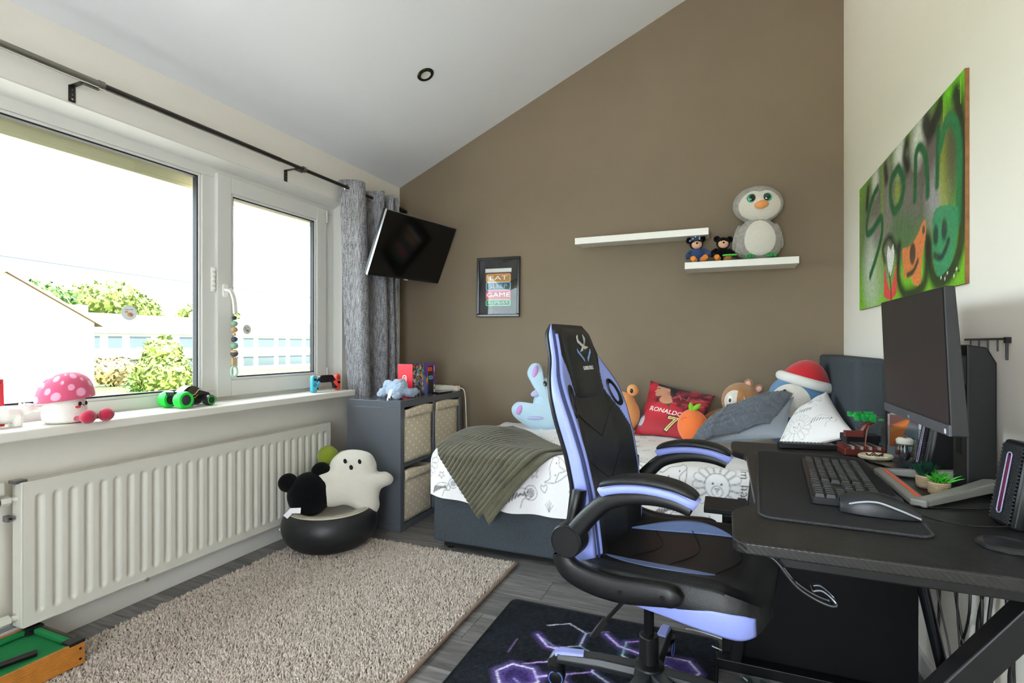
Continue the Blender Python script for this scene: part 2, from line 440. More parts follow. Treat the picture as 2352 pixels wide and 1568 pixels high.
# skirting: pipe cover along the window wall, plain boards elsewhere
bl = struct(G().box(XL, -2.333, YF, YB, 0, .098).build('baseboard_left', M('plinth_paint', '#d8d6d2', .5), smooth=False, bevel=.002))
G().box(XL, -2.336, YF, 2.56, .0985, .116).build('pipe_cover_strip', M('plinth_strip', '#8d9096', .35, bump=(60, .05)), bl, smooth=False, bevel=.004)
struct(G().box(XR-.014, XR, YF, YB, 0, .07).build('baseboard_right', M('plinth_paint'), smooth=False, bevel=.003))
struct(G().box(XL+.03, XR-.015, YB-.014, YB, 0, .07).build('baseboard_back', M('plinth_paint'), smooth=False, bevel=.003))

# ------------------------------------------------------------------ windows
FX = -2.43                                                     # inner face of the fixed frame
def ring(g, y0, y1, z0, z1, w, x0, x1, wb=None, wt=None):
    wb = w if wb is None else wb; wt = w if wt is None else wt
    g.box(x0, x1, y0, y0+w, z0, z1).box(x0, x1, y1-w, y1, z0, z1).box(x0, x1, y0+w, y1-w, z0, z0+wb).box(x0, x1, y0+w, y1-w, z1-wt, z1)
w1 = sempty('window_1')                                        # large fixed light
g = G(); g.box(FX-.07, FX, WY0, WY1, WZ0+.0, .868).box(FX-.07, FX, WY0, WY1, 1.962, WZ1).box(FX-.07, FX, WY0, WY0+.08, .868, 1.962)
g.box(FX-.07, FX, 1.822, 1.90, .868, 1.962).box(FX-.07, FX, 2.672, WY1, .868, 1.962)
g.build('window_frame', m_pvc, w1, smooth=False, bevel=.004)
g = G(); ring(g, WY0+.08, 1.822, .868, 1.962, .012, FX-.035, FX-.006); g.build('glazing_bead', m_pvc, w1, smooth=False, bevel=.003)
g = G(); ring(g, WY0+.092, 1.810, .880, 1.950, .007, FX-.04, FX-.012); g.build('gasket', m_gask, w1, smooth=False)
G().box(FX-.045, FX-.041, WY0+.085, 1.817, .873, 1.957).build('pane', m_glass, w1, smooth=False)
w2 = sempty('window_2')                                        # opening sash
SX = FX+.018
g = G(); ring(g, 1.893, 2.683, .832, 1.988, .085, SX-.06, SX); g.build('sash_frame', m_pvc, w2, smooth=False, bevel=.005)
g = G(); ring(g, 1.978, 2.598, .917, 1.903, .013, SX-.035, SX-.006); g.build('glazing_bead', m_pvc, w2, smooth=False, bevel=.003)
g = G(); ring(g, 1.991, 2.585, .930, 1.890, .007, SX-.04, SX-.012); g.build('gasket', m_gask, w2, smooth=False)
G().box(SX-.045, SX-.041, 1.984, 2.592, .923, 1.897).build('pane', m_glass, w2, smooth=False)
for z in (.875, 1.90): G().cyl((SX-.004, 2.69, z), (SX-.004, 2.69, z+.08), .008, 12).build('hinge', m_pvc, w2)
g = G(); g.prism(rrect(-.016, .016, -.035, .035, .012), 0, .010, T(SX, 1.936, 1.385) @ rotm(0, PI/2) @ rotm(0, 0, PI/2)); hp = g.build('handle', m_whitep, w2, bevel=.002)
hd = [(SX+.008, 1.936, 1.385), (SX+.030, 1.936, 1.387), (SX+.042, 1.94, 1.380), (SX+.046, 1.955, 1.335), (SX+.046, 1.962, 1.265)]
G().sweep(catmull(hd, 5), [(-.010,-.006),(.010,-.006),(.012,0),(.010,.006),(-.010,.006),(-.012,0)], up=(1,0,.2)).build('lever', m_whitep, hp, smooth=True, ang=.9)
# night-latch strip on the mullion
g = G().box(FX, FX+.012, 1.868, 1.888, 1.375, 1.50); lt = g.build('window_latch', m_whitep, w2, bevel=.003)
for i in range(5): G().box(FX+.012, FX+.018, 1.872, 1.886, 1.385+i*.024, 1.397+i*.024).build('latch_tooth', m_whitep, lt, smooth=False, bevel=.002)
# reveal lining and head cove
t1 = struct(G().box(XL-.27, XL+.001, WY1-.006, WY1+.001, WZ0, WZ1).box(XL-.2, XL+.001, WY0, WY1, WZ1-.006, WZ1+.001).build('trim_1', M('reveal_paint', '#d8d7d2', .5), smooth=False))
g = G(); g.add([(FX,WY0,2.012),(FX,WY1-.006,2.012),(XL+.004,WY1-.006,2.044),(XL+.004,WY0,2.044)], [(0,1,2,3)]); struct(g.build('trim_2', M('reveal_paint'), smooth=False, solid=.006))
# window board
struct(G().box(FX, -2.19, WY0-.05, 2.70, WZ0, .815).build('trim_3', m_sill, smooth=False, bevel=.006, seg=3))
# roller screen box outside, above the panes
struct(G().box(-2.66, -2.55, WY0, WY1, 1.912, 2.06).box(-2.57, -2.545, WY0, WY1, 1.905, 1.925).build('trim_4', M('screen_box_paint', '#d9cfb0', .6, var=(5, .03)), smooth=False, bevel=.003))
struct(G().box(-2.72, -2.50, WY0-.1, WY1+.1, WZ0-.05, WZ0).build('trim_5', M('outer_sill', '#b7b5b0', .6), smooth=False))
# window stickers: pale round decals on the panes
def sticker(y_, z_, r, x, label):
    c = Canvas(-r, r, -r, r, r/24, '#c9cdd2'); c.disc(0, 0, r*.93, r*.93, '#dfe3e6'); c.disc(r*.15, -r*.25, r*.4, r*.3, '#c99a72'); c.disc(-r*.35, r*.1, r*.25, r*.15, '#c8a95c')
    c.stroke([(-r*.5, r*.4), (r*.45, r*.45)], r*.1, '#8d94a0'); c.stroke([(r*.1, -r*.1), (r*.35, -r*.45)], r*.12, '#a35f4a')
    n = 24; g = G(); ring_ = [(r*math.cos(2*PI*i/n), r*math.sin(2*PI*i/n)) for i in range(n)]
    # disc clipped from a fine polar grid, coloured from the canvas
    P = []; K = []
    for k in range(13):
        for i in range(48):
            q = r*k/12; a = 2*PI*i/48; px, py = q*math.cos(a), q*math.sin(a)
            P.append((px, py)); ii = int(round((px+r)/(2*r)*(c.nx-1))); jj = int(round((py+r)/(2*r)*(c.ny-1))); K.append(tuple(c.a[jj, ii])+(1,))
    fs = [(k*48+i, k*48+(i+1) % 48, (k+1)*48+(i+1) % 48, (k+1)*48+i) for k in range(12) for i in range(48)]
    g.add([(x, y_+px, z_+py) for px, py in P], fs); g.c = K
    tag(g.build('window_sticker', M('sticker_print', '#ffffff', .5, attr='Col'), smooth=False, solid=.0006), label, 'sticker', 'round stickers on the window panes')
sticker(1.502, 1.247, .033, FX-.038, 'round pale sticker on the large fixed window pane')
sticker(2.105, 1.188, .026, SX-.038, 'round pale sticker on the glass of the opening sash')
# ------------------------------------------------------------------ outside: gardens and houses behind the window
GZ = -2.9
m_lawn = M('lawn', '#46521f', .9, var=(.6, .3)); m_pave = M('pale_paving', '#a59e94', .9, var=(.8, .1))
struct(G().box(-140, -16, -60, 90, GZ-.5, GZ).build('ground', m_lawn, smooth=False))
struct(G().box(-16, -2.7, -60, 90, GZ-.5, GZ).build('pavement', m_pave, smooth=False))
m_brick = M('pale_brick', '#b5a894', .9, var=(1.5, .06)); m_roof = M('roof_tiles', '#4a4642', .85, var=(2, .1)); m_win = M('dark_house_glass', '#333c40', .15)
m_fwhite = M('facade_white', '#c9c7c2', .7)
def leafmat(n, c): return M(n, c, .7, var=(1.5, .35))
leafs = [leafmat('leaf_yellow', '#5c6a2a'), leafmat('leaf_green', '#3c5a24'), leafmat('leaf_deep', '#30502a')]
def crown(name, blobs, mat, parent, n=900, size=.35, seed=1):
    r = np.random.default_rng(seed); g = G()
    tot = sum(b[3]*b[4]*b[5] for b in blobs)
    for (cx, cy, cz, rx, ry, rz) in blobs:
        k = int(n*rx*ry*rz/tot)+40
        for _ in range(k):
            d = r.normal(0, 1, 3); d /= np.linalg.norm(d)+1e-9; q = r.uniform(.72, 1.03)
            p = np.array([cx+d[0]*rx*q, cy+d[1]*ry*q, cz+d[2]*rz*q]); a = r.normal(0, 1, 3); a /= np.linalg.norm(a); b = np.cross(a, d); b /= np.linalg.norm(b)+1e-9
            s_ = size*r.uniform(.6, 1.3)
            g.add([p-a*s_, p+b*s_*.5, p+a*s_, p-b*s_*.5], [(0, 1, 2, 3)])
        g.ell((cx, cy, cz), (rx*.8, ry*.8, rz*.8), 12, 8)
    o = g.build(name, mat, parent, smooth=False); o['kind'] = 'stuff'; return o
def tree(name, label, loc, blobs, mat, trunk=.25, n=900, size=.35, group='trees outside the window', cat='tree', seed=1):
    t = thing(name, label, cat, loc, group=group)
    crown('foliage', blobs, mat, t, n, size, seed)
    zt = min(b[2] for b in blobs); G().cyl((0, 0, 0), (0, 0, zt), trunk, 8, trunk*.6).build('trunk', M('bark', '#5c4a38', .9, bump=(12, .4)), t)
    return t
# gable house
hs = thing('gable_house', 'pale brick gable end of the neighbouring house outside the window', 'house', (-46, 19.9, GZ))
def gable(x0, x1, hw, ze, zr, mat, par, name='wall'):
    g = G(); g.prism([(-hw, 0), (hw, 0), (hw, ze), (0, zr), (-hw, ze)], 0, x1-x0, T(x0, 0, 0) @ rotm(PI/2, 0, PI/2)); return g.build(name, mat, par, smooth=False)
gable(-16, 0, 5.5, 5.7, 9.0, m_brick, hs)
for sgn in (-1, 1):
    g = G(); y0, z0, y1, z1 = sgn*6.0, 5.42, 0, 9.03
    g.add([(-16.2,y0,z0),(.25,y0,z0),(.25,y1,z1),(-16.2,y1,z1),(-16.2,y0,z0+.2),(.25,y0,z0+.2),(.25,y1,z1+.2),(-16.2,y1,z1+.2)], [(0,1,2,3),(7,6,5,4),(0,4,5,1),(1,5,6,2),(2,6,7,3),(3,7,4,0)])
    g.build('roof', M('roof_edge', '#6a5048', .8), hs, smooth=False)
G().box(-7, -6, -.5, .5, 8.5, 9.9).build('chimney', m_brick, hs, smooth=False)
# long terrace of row houses
rw = thing('row_house', 'low white row of terraced houses behind the gardens', 'house', (-70, 0, GZ))
G().box(-10, 0, 26, 105, 0, 5.45).build('wall', m_fwhite, rw, smooth=False)
g = G(); g.add([(.6,25.5,5.4),(.6,105.5,5.4),(-5,105.5,8.1),(-5,25.5,8.1),(-10.6,105.5,5.4),(-10.6,25.5,5.4)], [(0,1,2,3),(3,2,4,5),(0,3,5),(1,4,2)]); g.build('roof', m_roof, rw, smooth=False)
G().box(-.05, .5, 26, 105, 2.35, 2.75).build('canopy_band', m_fwhite, rw, smooth=False)
y = 27.0; k = 0
while y < 100:
    w_ = (1.6, 2.8, 1.9, 3.2)[k % 4]
    for z0, z1 in ((3.55, 5.05), (.6, 2.1)):
        f = G().box(-.02, .08, y-.1, y+w_+.1, z0-.1, z1+.1).build('window_frame', m_fwhite, rw, smooth=False)
        G().box(.07, .10, y, y+w_, z0, z1).build('pane', m_win, f, smooth=False)
    y += w_+.9; k += 1
for i, y_ in enumerate((39.5, 55, 69, 84)): G().box(-6, -5, y_, y_+1.2, 7.5, 9.0).build('chimney', m_brick, rw, smooth=False)
# trees behind and bushes before the terrace
tree('garden_tree', 'deep green tree rising behind the gable roof', (-92, 42, GZ), [(0, 0, 10.5, 5, 6.5, 3.0), (0, -5, 12.2, 4, 4, 2.6)], leafs[1], n=1100, size=.6, seed=3)
tree('garden_tree', 'broad yellow-green tree behind the terrace roof', (-98, 56, GZ), [(0, 0, 11.2, 5.5, 6, 3.8), (0, 5, 9.8, 3.5, 4.5, 3.0)], leafs[0], n=1300, size=.6, seed=4)
tree('garden_tree', 'low yellow-green tree further along the terrace roof', (-94, 72, GZ), [(0, 0, 9.4, 5, 6, 2.8)], leafs[0], n=1000, size=.6, seed=5)
tree('garden_shrub', 'large leafy shrub in the garden beyond the window', (-36, 24.2, GZ), [(0, 0, 1.9, 1.7, 2.0, 1.7), (0, -.1, 3.5, 1.1, 1.3, 1.1)], leafs[0], .1, n=1100, size=.25, group='shrubs in the gardens', cat='shrub', seed=6)
tree('garden_shrub', 'small dark shrub beside the large garden shrub', (-37, 28.5, GZ), [(0, 0, 1.5, 1.2, 1.3, 1.4)], leafs[2], .08, n=350, size=.22, group='shrubs in the gardens', cat='shrub', seed=8)
tree('garden_hedge', 'clipped green hedge in front of the terrace', (-46, 31.5, GZ), [(0, -2.2, .9, .7, 1.8, 1.1), (0, 0, .9, .7, 1.8, 1.1), (0, 2.2, .9, .7, 1.8, 1.0)], leafs[1], .08, n=700, size=.2, group='shrubs in the gardens', cat='hedge', seed=9)
tree('garden_shrub', 'flowering shrub by the terrace wall', (-54, 31.5, GZ), [(0, 0, 1.4, 1.2, 2.8, 1.5)], M('leaf_rose', '#6a5a38', .7, var=(1.5, .4)), .08, n=400, size=.25, group='shrubs in the gardens', cat='shrub', seed=10)
# overhead cable outside the sash
tag(G().tube([(-4.5, y_, 1.66-.012*(y_-4)+.004*(y_-4)**2) for y_ in np.linspace(1.0, 8.0, 16)], .007, 6).build('overhead_cable', M('cable_grey', '#3c4650', .6)), 'dark overhead cable sagging across outside the sash', 'cable')
# ------------------------------------------------------------------ radiator
m_rad = M('radiator_enamel', '#d2d0c7', .35, bump=(70, .02))
rad = thing('radiator', 'long white panel radiator with vertical flutes below the window', 'radiator', (-2.27, 1.03, .118))
RL, RH, NR = 1.53, .50, 29
nY, nZ = NR*10+1, 44
ys = np.linspace(0, RL, nY); zs = np.concatenate([np.linspace(0, .07, 12), np.linspace(.08, RH-.08, 16), np.linspace(RH-.07, RH, 16)])
Yg, Zg = np.meshgrid(ys, zs)
per = (RL-.05)/NR; ph = ((Yg-.025)/per) % 1.0; inn = (Yg > .025) & (Yg < RL-.025)
half = .24; dy = np.abs(ph-.5)/half*1.0; zc0, zc1 = .045, RH-.06; rr = .014
dz = np.maximum(np.maximum(zc0-Zg, Zg-zc1), 0)/rr
dd = np.sqrt(dy**2+dz**2)
dep = np.where(inn, .009*np.clip(1-dd**2, 0, 1)**.7, 0)
V = np.stack([-dep, Yg, Zg], 2).reshape(-1, 3)
gridmesh('front_panel', V, nY, len(zs), m_rad, parent=rad, ang=None)
G().box(-.055, .0005, -.004, .004, -.003, RH+.003).build('side_panel', m_rad, rad, smooth=False, bevel=.003)
G().box(-.055, .0005, RL-.004, RL+.004, -.003, RH+.003).build('side_panel', m_rad, rad, smooth=False, bevel=.003)
G().box(-.055, .001, 0, RL, RH-.002, RH+.004).build('top_edge', m_rad, rad, smooth=False, bevel=.002)
G().box(-.055, .001, 0, RL, -.006, .003).build('bottom_edge', m_rad, rad, smooth=False, bevel=.002)
G().box(-.052, -.012, .01, RL-.01, .004, RH-.004).build('back_panel', m_rad, rad, smooth=False)
G().box(-.05, -.01, -.018, .02, RH-.0, RH+.012).build('bracket', m_steel, rad, smooth=False, bevel=.002)
G().cyl((-.03, -.05, RH-.055), (-.03, .0, RH-.055), .011, 12).cyl((-.03, -.05, RH-.055), (-.03, -.024, RH-.055), .017, 6).build('coupling', m_rad, rad)
G().cyl((-.03, -.05, .03), (-.03, .0, .03), .011, 12).cyl((-.03, -.052, .03), (-.03, -.024, .03), .018, 6).build('coupling', m_rad, rad)
v = G().cyl((-.03, -.068, RH-.075), (-.03, -.068, RH-.03), .016, 14).build('valve_body', m_rad, rad)
G().box(-.056, -.004, -.094, -.042, RH-.03, RH+.018).build('valve_cap', m_rad, v, bevel=.008, seg=3)
G().tube(catmull([(-.03, -.068, RH-.07), (-.03, -.068, RH-.2), (-.03, -.069, .2), (-.03, -.075, .09), (-.035, -.12, .035), (-.04, -.3, .03)], 6), .0085, 10).build('supply_pipe', m_rad, rad)
G().tube([(-.03, -.05, .03), (-.03, -.3, .03)], .0085, 10).build('return_pipe', m_rad, rad)
G().box(-.058, -.03, -.03, -.012, RH-.13, RH-.11).box(-.04, -.03, -.026, -.004, RH-.125, RH-.115).build('wall_clip', m_steel, rad, smooth=False, bevel=.002)
G().cyl((.0, .42, -.008), (.008, .42, -.008), .008, 14).build('drain_plug', M('brass_dull', '#a9a69a', .4, .6), rad)
# wall socket beside the curtain
ol = thing('wall_socket', 'white surface-mounted socket box on the window wall by the curtain', 'socket', (XL, 2.845, .935))
G().box(0, .03, -.03, .035, -.035, .035).build('body', m_whitep, ol, bevel=.004)
G().box(.0, .012, -.005, .008, -.22, -.035).build('cable_duct', m_whitep, ol, bevel=.002)

# ------------------------------------------------------------------ curtain rod and curtain
m_rod = M('rod_pewter', '#4a4744', .3, .85)
m_rodl = M('rod_silver', '#8a8680', .28, .95)
rod = thing('curtain_rod', 'dark metal telescopic curtain rod above the window', 'curtain rod', (-2.275, 0, 2.124))
G().cyl((0, -.5, 0), (0, 1.29, 0), .0145, 20).build('pole_outer', m_rodl, rod)
G().cyl((0, 1.29, 0), (0, 2.17, 0), .0125, 20).build('pole', m_rod, rod)
G().cyl((0, 2.17, 0), (0, 3.33, 0), .0105, 20).build('pole_inner', m_rod, rod)
G().cyl((0, 3.30, 0), (0, 3.385, 0), .0155, 20).cyl((0, 3.335, 0), (0, 3.345, 0), .018, 20).build('finial', m_rod, rod)
for y_ in (1.27, 2.335):
    b_ = G().cyl((0, y_, 0), (0, y_+.018, 0), .0175, 20).build('ring_clamp', m_rodl, rod)
    g = G().box(-.085, .0, y_-.056, y_-.036, -.014, -.010).box(-.085, -.081, y_-.058, y_-.034, -.075, -.010).box(-.02, 0, y_-.05, y_+.01, -.018, -.012)
    b2 = g.build('bracket', M('bracket_dark', '#3b3a38', .4, .6), rod, smooth=False, bevel=.0015)
    for k in range(3): G().cyl((-.081, y_-.046, -.028-k*.018), (-.079, y_-.046, -.028-k*.018), .004, 10).build('screw', m_chrome, b2)

def weave_mat():
    m = bpy.data.materials.new('grey_melange_weave'); m.use_nodes = True; N = m.node_tree.nodes; L = m.node_tree.links; b = N['Principled BSDF']; b.inputs['Roughness'].default_value = .9; b.inputs['Sheen Weight'].default_value = .2
    tc = N.new('ShaderNodeTexCoord'); o = []
    for sc in ((260, 260, 18), (260, 18, 320)):
        mp = N.new('ShaderNodeMapping'); mp.inputs['Scale'].default_value = sc; L.new(tc.outputs['Object'], mp.inputs[0])
        n = N.new('ShaderNodeTexNoise'); n.inputs['Scale'].default_value = 1; n.inputs['Detail'].default_value = 3; L.new(mp.outputs[0], n.inputs['Vector']); o.append(n)
    a = N.new('ShaderNodeMath'); a.operation = 'ADD'; L.new(o[0].outputs['Fac'], a.inputs[0]); L.new(o[1].outputs['Fac'], a.inputs[1])
    r = N.new('ShaderNodeValToRGB'); L.new(a.outputs[0], r.inputs[0]); k = N.new('ShaderNodeMath')
    r.color_ramp.elements[0].position = .78; r.color_ramp.elements[0].color = S('#5b5a5e'); r.color_ramp.elements[1].position = 1.0; r.color_ramp.elements[1].color = S('#a5a5aa')
    k.operation = 'MULTIPLY'; k.inputs[1].default_value = .9; L.new(a.outputs[0], k.inputs[0]); L.new(k.outputs[0], r.inputs[0])
    L.new(r.outputs[0], b.inputs['Base Color']); bp = N.new('ShaderNodeBump'); bp.inputs['Strength'].default_value = .25; bp.inputs['Distance'].default_value = .002; L.new(a.outputs[0], bp.inputs['Height']); L.new(bp.outputs['Normal'], b.inputs['Normal'])
    return m
cur = thing('curtain', 'grey woven eyelet curtain gathered at the end of the rod', 'curtain', (-2.275, 2.70, 0))
# fold path at rod height: (y, x) zig-zag; the eyelets sit where the cloth crosses the rod
fold = [(0, -.055), (.018, -.02), (.035, .02), (.05, .06), (.085, .078), (.125, .06), (.15, 0), (.17, -.05), (.21, -.06), (.25, -.05), (.268, -.015), (.283, .02), (.30, .06), (.325, .068), (.35, .05), (.365, 0), (.375, -.045), (.40, -.05), (.415, 0), (.425, .05), (.445, .055), (.46, 0), (.47, -.04), (.485, -.04), (.495, 0), (.505, .045), (.525, .045), (.535, 0), (.545, -.03), (.565, -.03)]
fp = catmull([(b, a, 0) for a, b in fold], 8); nf = len(fp); NZc = 60
Vc = []
for j in range(NZc):
    t = j/(NZc-1); z = .10+t*(2.175-.10)
    low = 1-t
    for i, p in enumerate(fp):
        s_ = i/(nf-1)
        y_ = p[1]; x_ = p[0]
        y_ = y_+low**1.2*(.10*(1-s_)**1.5 - .02*s_)                    # gathers towards the corner lower down
        x_ = x_*(1-.25*low)+.03*low+.006*math.sin(9*t+6*s_)
        x_ = max(x_, -.05)
        if z < .80: x_ = min(x_, .095)
        Vc.append((x_, y_, z+.004*math.sin(s_*30)*t))
co = gridmesh('cloth', Vc, nf, NZc, weave_mat(), parent=cur, solid=.003)
m_eye = M('eyelet_chrome', '#d6d4ce', .2, 1.0)
for (y_, x_) in ((.027, 0), (.276, 0), (.42, 0)):
    pts = [(.023*math.cos(a), 0, .023*math.sin(a)) for a in np.linspace(0, 2*PI, 25)[:-1]]
    G().tube(pts, .0042, 8, closed=True).build('eyelet', m_eye, cur, loc=(x_, y_-.003, 2.124), rot=(0, 0, 1.15))

# ------------------------------------------------------------------ things on the window board
SZ = .815
# mushroom plush
m_velv = M('white_plush', '#efece6', .95, bump=(420, .5, 2), sheen=.4)
mu = thing('mushroom_plush', 'plush mushroom with a pink spotted cap on the window board', 'plush toy', (-2.275, 1.160, SZ), (0, 0, .45))
g = G(); g.lathe([(0, 0), (.055, 0), (.066, .008), (.070, .03), (.067, .06), (.060, .085), (.05, .10), (0, .105)], 28); g.build('stem', m_velv, mu, sub=1)
capg = Canvas(0, 1, 0, 1, 1/150, '#d85579')
for k in range(34):
    capg.disc((k*.618034) % 1.0, .22+.62*((k*.381966*1.7) % 1.0), .013+.008*(k % 3), .045+.02*(k % 3), '#f3a8c6')
def capf(X, Y):
    th = X*2*PI; t = Y
    r = np.where(t < .22, .050+.034*np.sin(t/.22*PI/2), .084*np.cos((t-.22)/.78*PI/2)**.75)
    z = np.where(t < .22, .088-.004*np.sin(t/.22*PI), .088+.098*np.sin((t-.22)/.78*PI/2)**1.1)
    w = 1+.05*np.sin(2*th+.7)
    zz = z+.012*np.cos(th-.4)*r/.1-.016*np.exp(-((np.sin(th-1.2)*r-.02)/.012)**2)*np.clip((t-.3)*2, 0, 1)*(np.cos(th-1.2) < .4)
    return r*w*np.cos(th), r*w*np.sin(th), zz
capg.mesh(capf, 'cap', M('pink_plush_spots', '#ffffff', .9, attr='Col', bump=(420, .5, 2), sheen=.3), mu)
def facept(a, z, r): return (r*math.cos(a), r*math.sin(a), z)
for a, nm, col in ((-.24, 'eye', '#17150f'), (.24, 'eye', '#17150f')):
    G().ell(facept(a, .071, .0655), (.004, .0065, .008), 12, 8, rot=rotm(0, 0, a)).build(nm, M('bead_black', '#14120f', .2), mu)
G().ell(facept(-.36, .060, .067), (.003, .010, .005), 12, 8, rot=rotm(0, 0, -.36)).build('cheek', M('cheek_red', '#d8474f', .8), mu)
G().tube([facept(a, .064+.004*(a/.1)**2, .0675) for a in np.linspace(-.10, .10, 7)], .0012, 6).build('mouth', M('thread_black', '#2a2220', .7), mu)
m_foot = M('crimson_velvet', '#b8123f', .8, bump=(300, .3), sheen=.5)
for k, (dx, dy) in enumerate(((.092, -.040), (.112, .024))):
    lg = G().tube(catmull([(.05, dy*.6, .018), (.075, dy*.8, .018), (dx, dy, .02)], 5), .010, 10).build('leg', m_foot, mu)
    G().ell((dx+.018, dy, .0255), (.024, .030, .026), 16, 12, rot=rotm(0, .3, .2)).build('foot', m_foot, lg)
# green wheeled toy car
car = thing('toy_stunt_car', 'black toy stunt car with bright green wheels on the window board', 'toy car', (-2.325, 1.675, SZ), (0, 0, 1.62)); car.scale = (1.08, 1.08, 1.08)
m_cb = M('toy_black', '#1a1b1d', .3, coat=.3); m_gr = M('neon_green_rubber', '#19c93a', .5); m_ln = M('toy_silver_line', '#c9ccd0', .35)
out = cat2([(-.075, .05), (-.085, .072), (-.05, .066), (-.015, .088), (.015, .088), (.05, .070), (.082, .055), (.088, .04), (.06, .022), (0, .022), (-.04, .03)], 4)
g = G().prism(out, -.024, .024, rotm(PI/2)); g.build('body', m_cb, car, bevel=.005)
g = G().prism(cat2([(-.02, .066), (-.005, .085), (.018, .085), (.045, .068), (.01, .055)], 4), -.026, .026, rotm(PI/2)); g.build('canopy', M('toy_dark_green', '#2a3322', .15, coat=.5), car, bevel=.003)
for sgn in (-1, 1):
    G().tube([(-.05, sgn*.0255, .062), (-.015, sgn*.0265, .05), (.01, sgn*.0265, .052), (.03, sgn*.0265, .073), (.075, sgn*.0255, .058)], .002, 6).build('stripe', m_ln, car)
    G().tube([(-.02, sgn*.0255, .038), (.01, sgn*.0262, .038), (.025, sgn*.0262, .05)], .0012, 6).build('stripe', M('toy_lime', '#b6d23a', .4), car)
for x_, r_, w_ in ((-.058, .036, .040), (.066, .024, .034)):
    for sgn in (-1, 1):
        wh = G().lathe([(r_*.62, -w_/2), (r_*.9, -w_/2), (r_, -w_/4), (r_, w_/4), (r_*.9, w_/2), (r_*.62, w_/2), (r_*.62, -w_/2)], 28, T(x_, sgn*(.022+w_/2+.002), r_) @ rotm(PI/2)).build('wheel', m_gr if x_ < 0 else m_cb, car)
        G().lathe([(0, -w_/2+.004), (r_*.62, -w_/2+.003), (r_*.62, w_/2-.003), (r_*.3, w_/2-.001), (0, w_/2-.002)] if True else [], 20, T(x_, sgn*(.022+w_/2+.002), r_) @ rotm(PI/2)).build('hub', M('hub_grey', '#3b3c40', .3, .4), wh)
        if x_ > 0: G().tube([(x_+r_*.72*math.cos(a), sgn*(.022+w_+.002), r_+r_*.72*math.sin(a)) for a in np.linspace(0, 2*PI, 25)[:-1]], .0018, 6, closed=True).build('rim_ring', m_gr, wh)
G().cyl((-.01, -.034, .006), (-.01, -.034, .02), .005, 10).build('stabiliser', m_cb, car)
# white polar bear ornament and red photo frame at the frame's edge
be = thing('bear_figurine', 'white faceted bear figurine on the window board', 'figurine', (-2.325, 1.03, SZ), (0, 0, .1))
g = G(); g.ell((0, -.03, .045), (.03, .06, .032), 10, 6).ell((0, .035, .058), (.02, .032, .020), 9, 6, rot=rotm(.3)).ell((0, .07, .052), (.011, .016, .010), 8, 5).ell((.012, .025, .077), (.006, .005, .008), 6, 4).ell((-.012, .025, .077), (.006, .005, .008), 6, 4)
for sx in (-1, 1):
    for yy in (-.065, .005): g.cyl((sx*.016, yy, 0), (sx*.014, yy, .04), .013, 8, .015)
g.build('body', M('white_ceramic_matt', '#eceae6', .5), be, remesh=.004, smoothit=2)
pf = thing('photo_frame', 'red picture frame standing at the window beside the white bear', 'photo frame', (-2.388, .968, SZ), (-.14, 0, PI/2-.25))
g = G(); g.box(-.06, .06, -.006, .006, 0, .012).box(-.06, .06, -.006, .006, .155, .167).box(-.06, -.048, -.006, .006, .012, .155).box(.048, .06, -.006, .006, .012, .155)
g.build('frame', M('red_lacquer', '#b5232c', .35), pf, smooth=False, bevel=.002)
c = Canvas(-.048, .048, .012, .155, .003, '#d8a6b4')
for _ in range(40): c.disc(RNG.uniform(-.045, .045), RNG.uniform(.015, .15), RNG.uniform(.004, .012), RNG.uniform(.004, .012), random.choice(['#7a2b45', '#e9dfe3', '#c25674', '#4a2233', '#dfb8c4']))
c.mesh(lambda X, Y: (X, 0*X, Y), 'photo', M('photo_print', '#ffffff', .4, attr='Col'), pf, flip=True)
# game controller: black grip with a blue and a red half standing beside it
m_jb = M('joy_blue', '#4fb4d2', .5); m_jr = M('joy_red', '#f0523f', .5)
ctrl = thing('controller_grip', 'black controller grip with blue and red arms on the window board', 'game controller', (-2.305, 2.555, SZ), (0, 0, PI/2-.12))
G().sweep(catmull([(-.075, 0, .014), (-.068, 0, .05), (-.048, 0, .075), (0, 0, .080), (.048, 0, .075), (.068, 0, .05), (.075, 0, .014)], 5), [(-.014,-.014),(.014,-.014),(.016,0),(.014,.016),(-.014,.016),(-.016,0)], up=(0,1,0)).build('grip', m_blackp, ctrl, sub=1)
G().prism(rrect(-.056, .056, .055, .100, .018), -.015, .015, rotm(PI/2)).build('body', m_blackp, ctrl, bevel=.004)
for sgn, mt in ((-1, m_jb), (1, m_jr)): G().box(-.009, .009, -.019, .0, -.020, .020, T(sgn*.070, -.002, .046) @ rotm(0, -sgn*.65)).build('accent', mt, ctrl, bevel=.003)
G().cyl((-.016, -.014, .078), (-.016, -.020, .078), .006, 14).build('stick', m_gask, ctrl); G().cyl((.018, -.014, .066), (.018, -.020, .066), .006, 14).build('stick', m_gask, ctrl)
for y_, mt, nm, sgn in ((2.448, m_jb, 'blue', -1), (2.655, m_jr, 'red', 1)):
    j = thing('controller_half', f'{nm} controller half standing beside the black grip', 'game controller', (-2.30, y_, SZ), (0, 0, PI/2-.12), 'controller halves on the window board')
    pts = rrect(-.018, .018, 0, .102, .015); G().prism(pts, -.012, .012, rotm(PI/2)).build('body', mt, j, bevel=.004)
    G().cyl((0, -.011, .078 if sgn < 0 else .05), (0, -.019, .078 if sgn < 0 else .05), .008, 16).build('stick', m_blackp, j)
    for k in range(4):
        a = k*PI/2; G().cyl((.008*math.cos(a), -.011, (.045 if sgn < 0 else .078)+.008*math.sin(a)), (.008*math.cos(a), -.0145, (.045 if sgn < 0 else .078)+.008*math.sin(a)), .0033, 10).build('button', m_blackp, j)
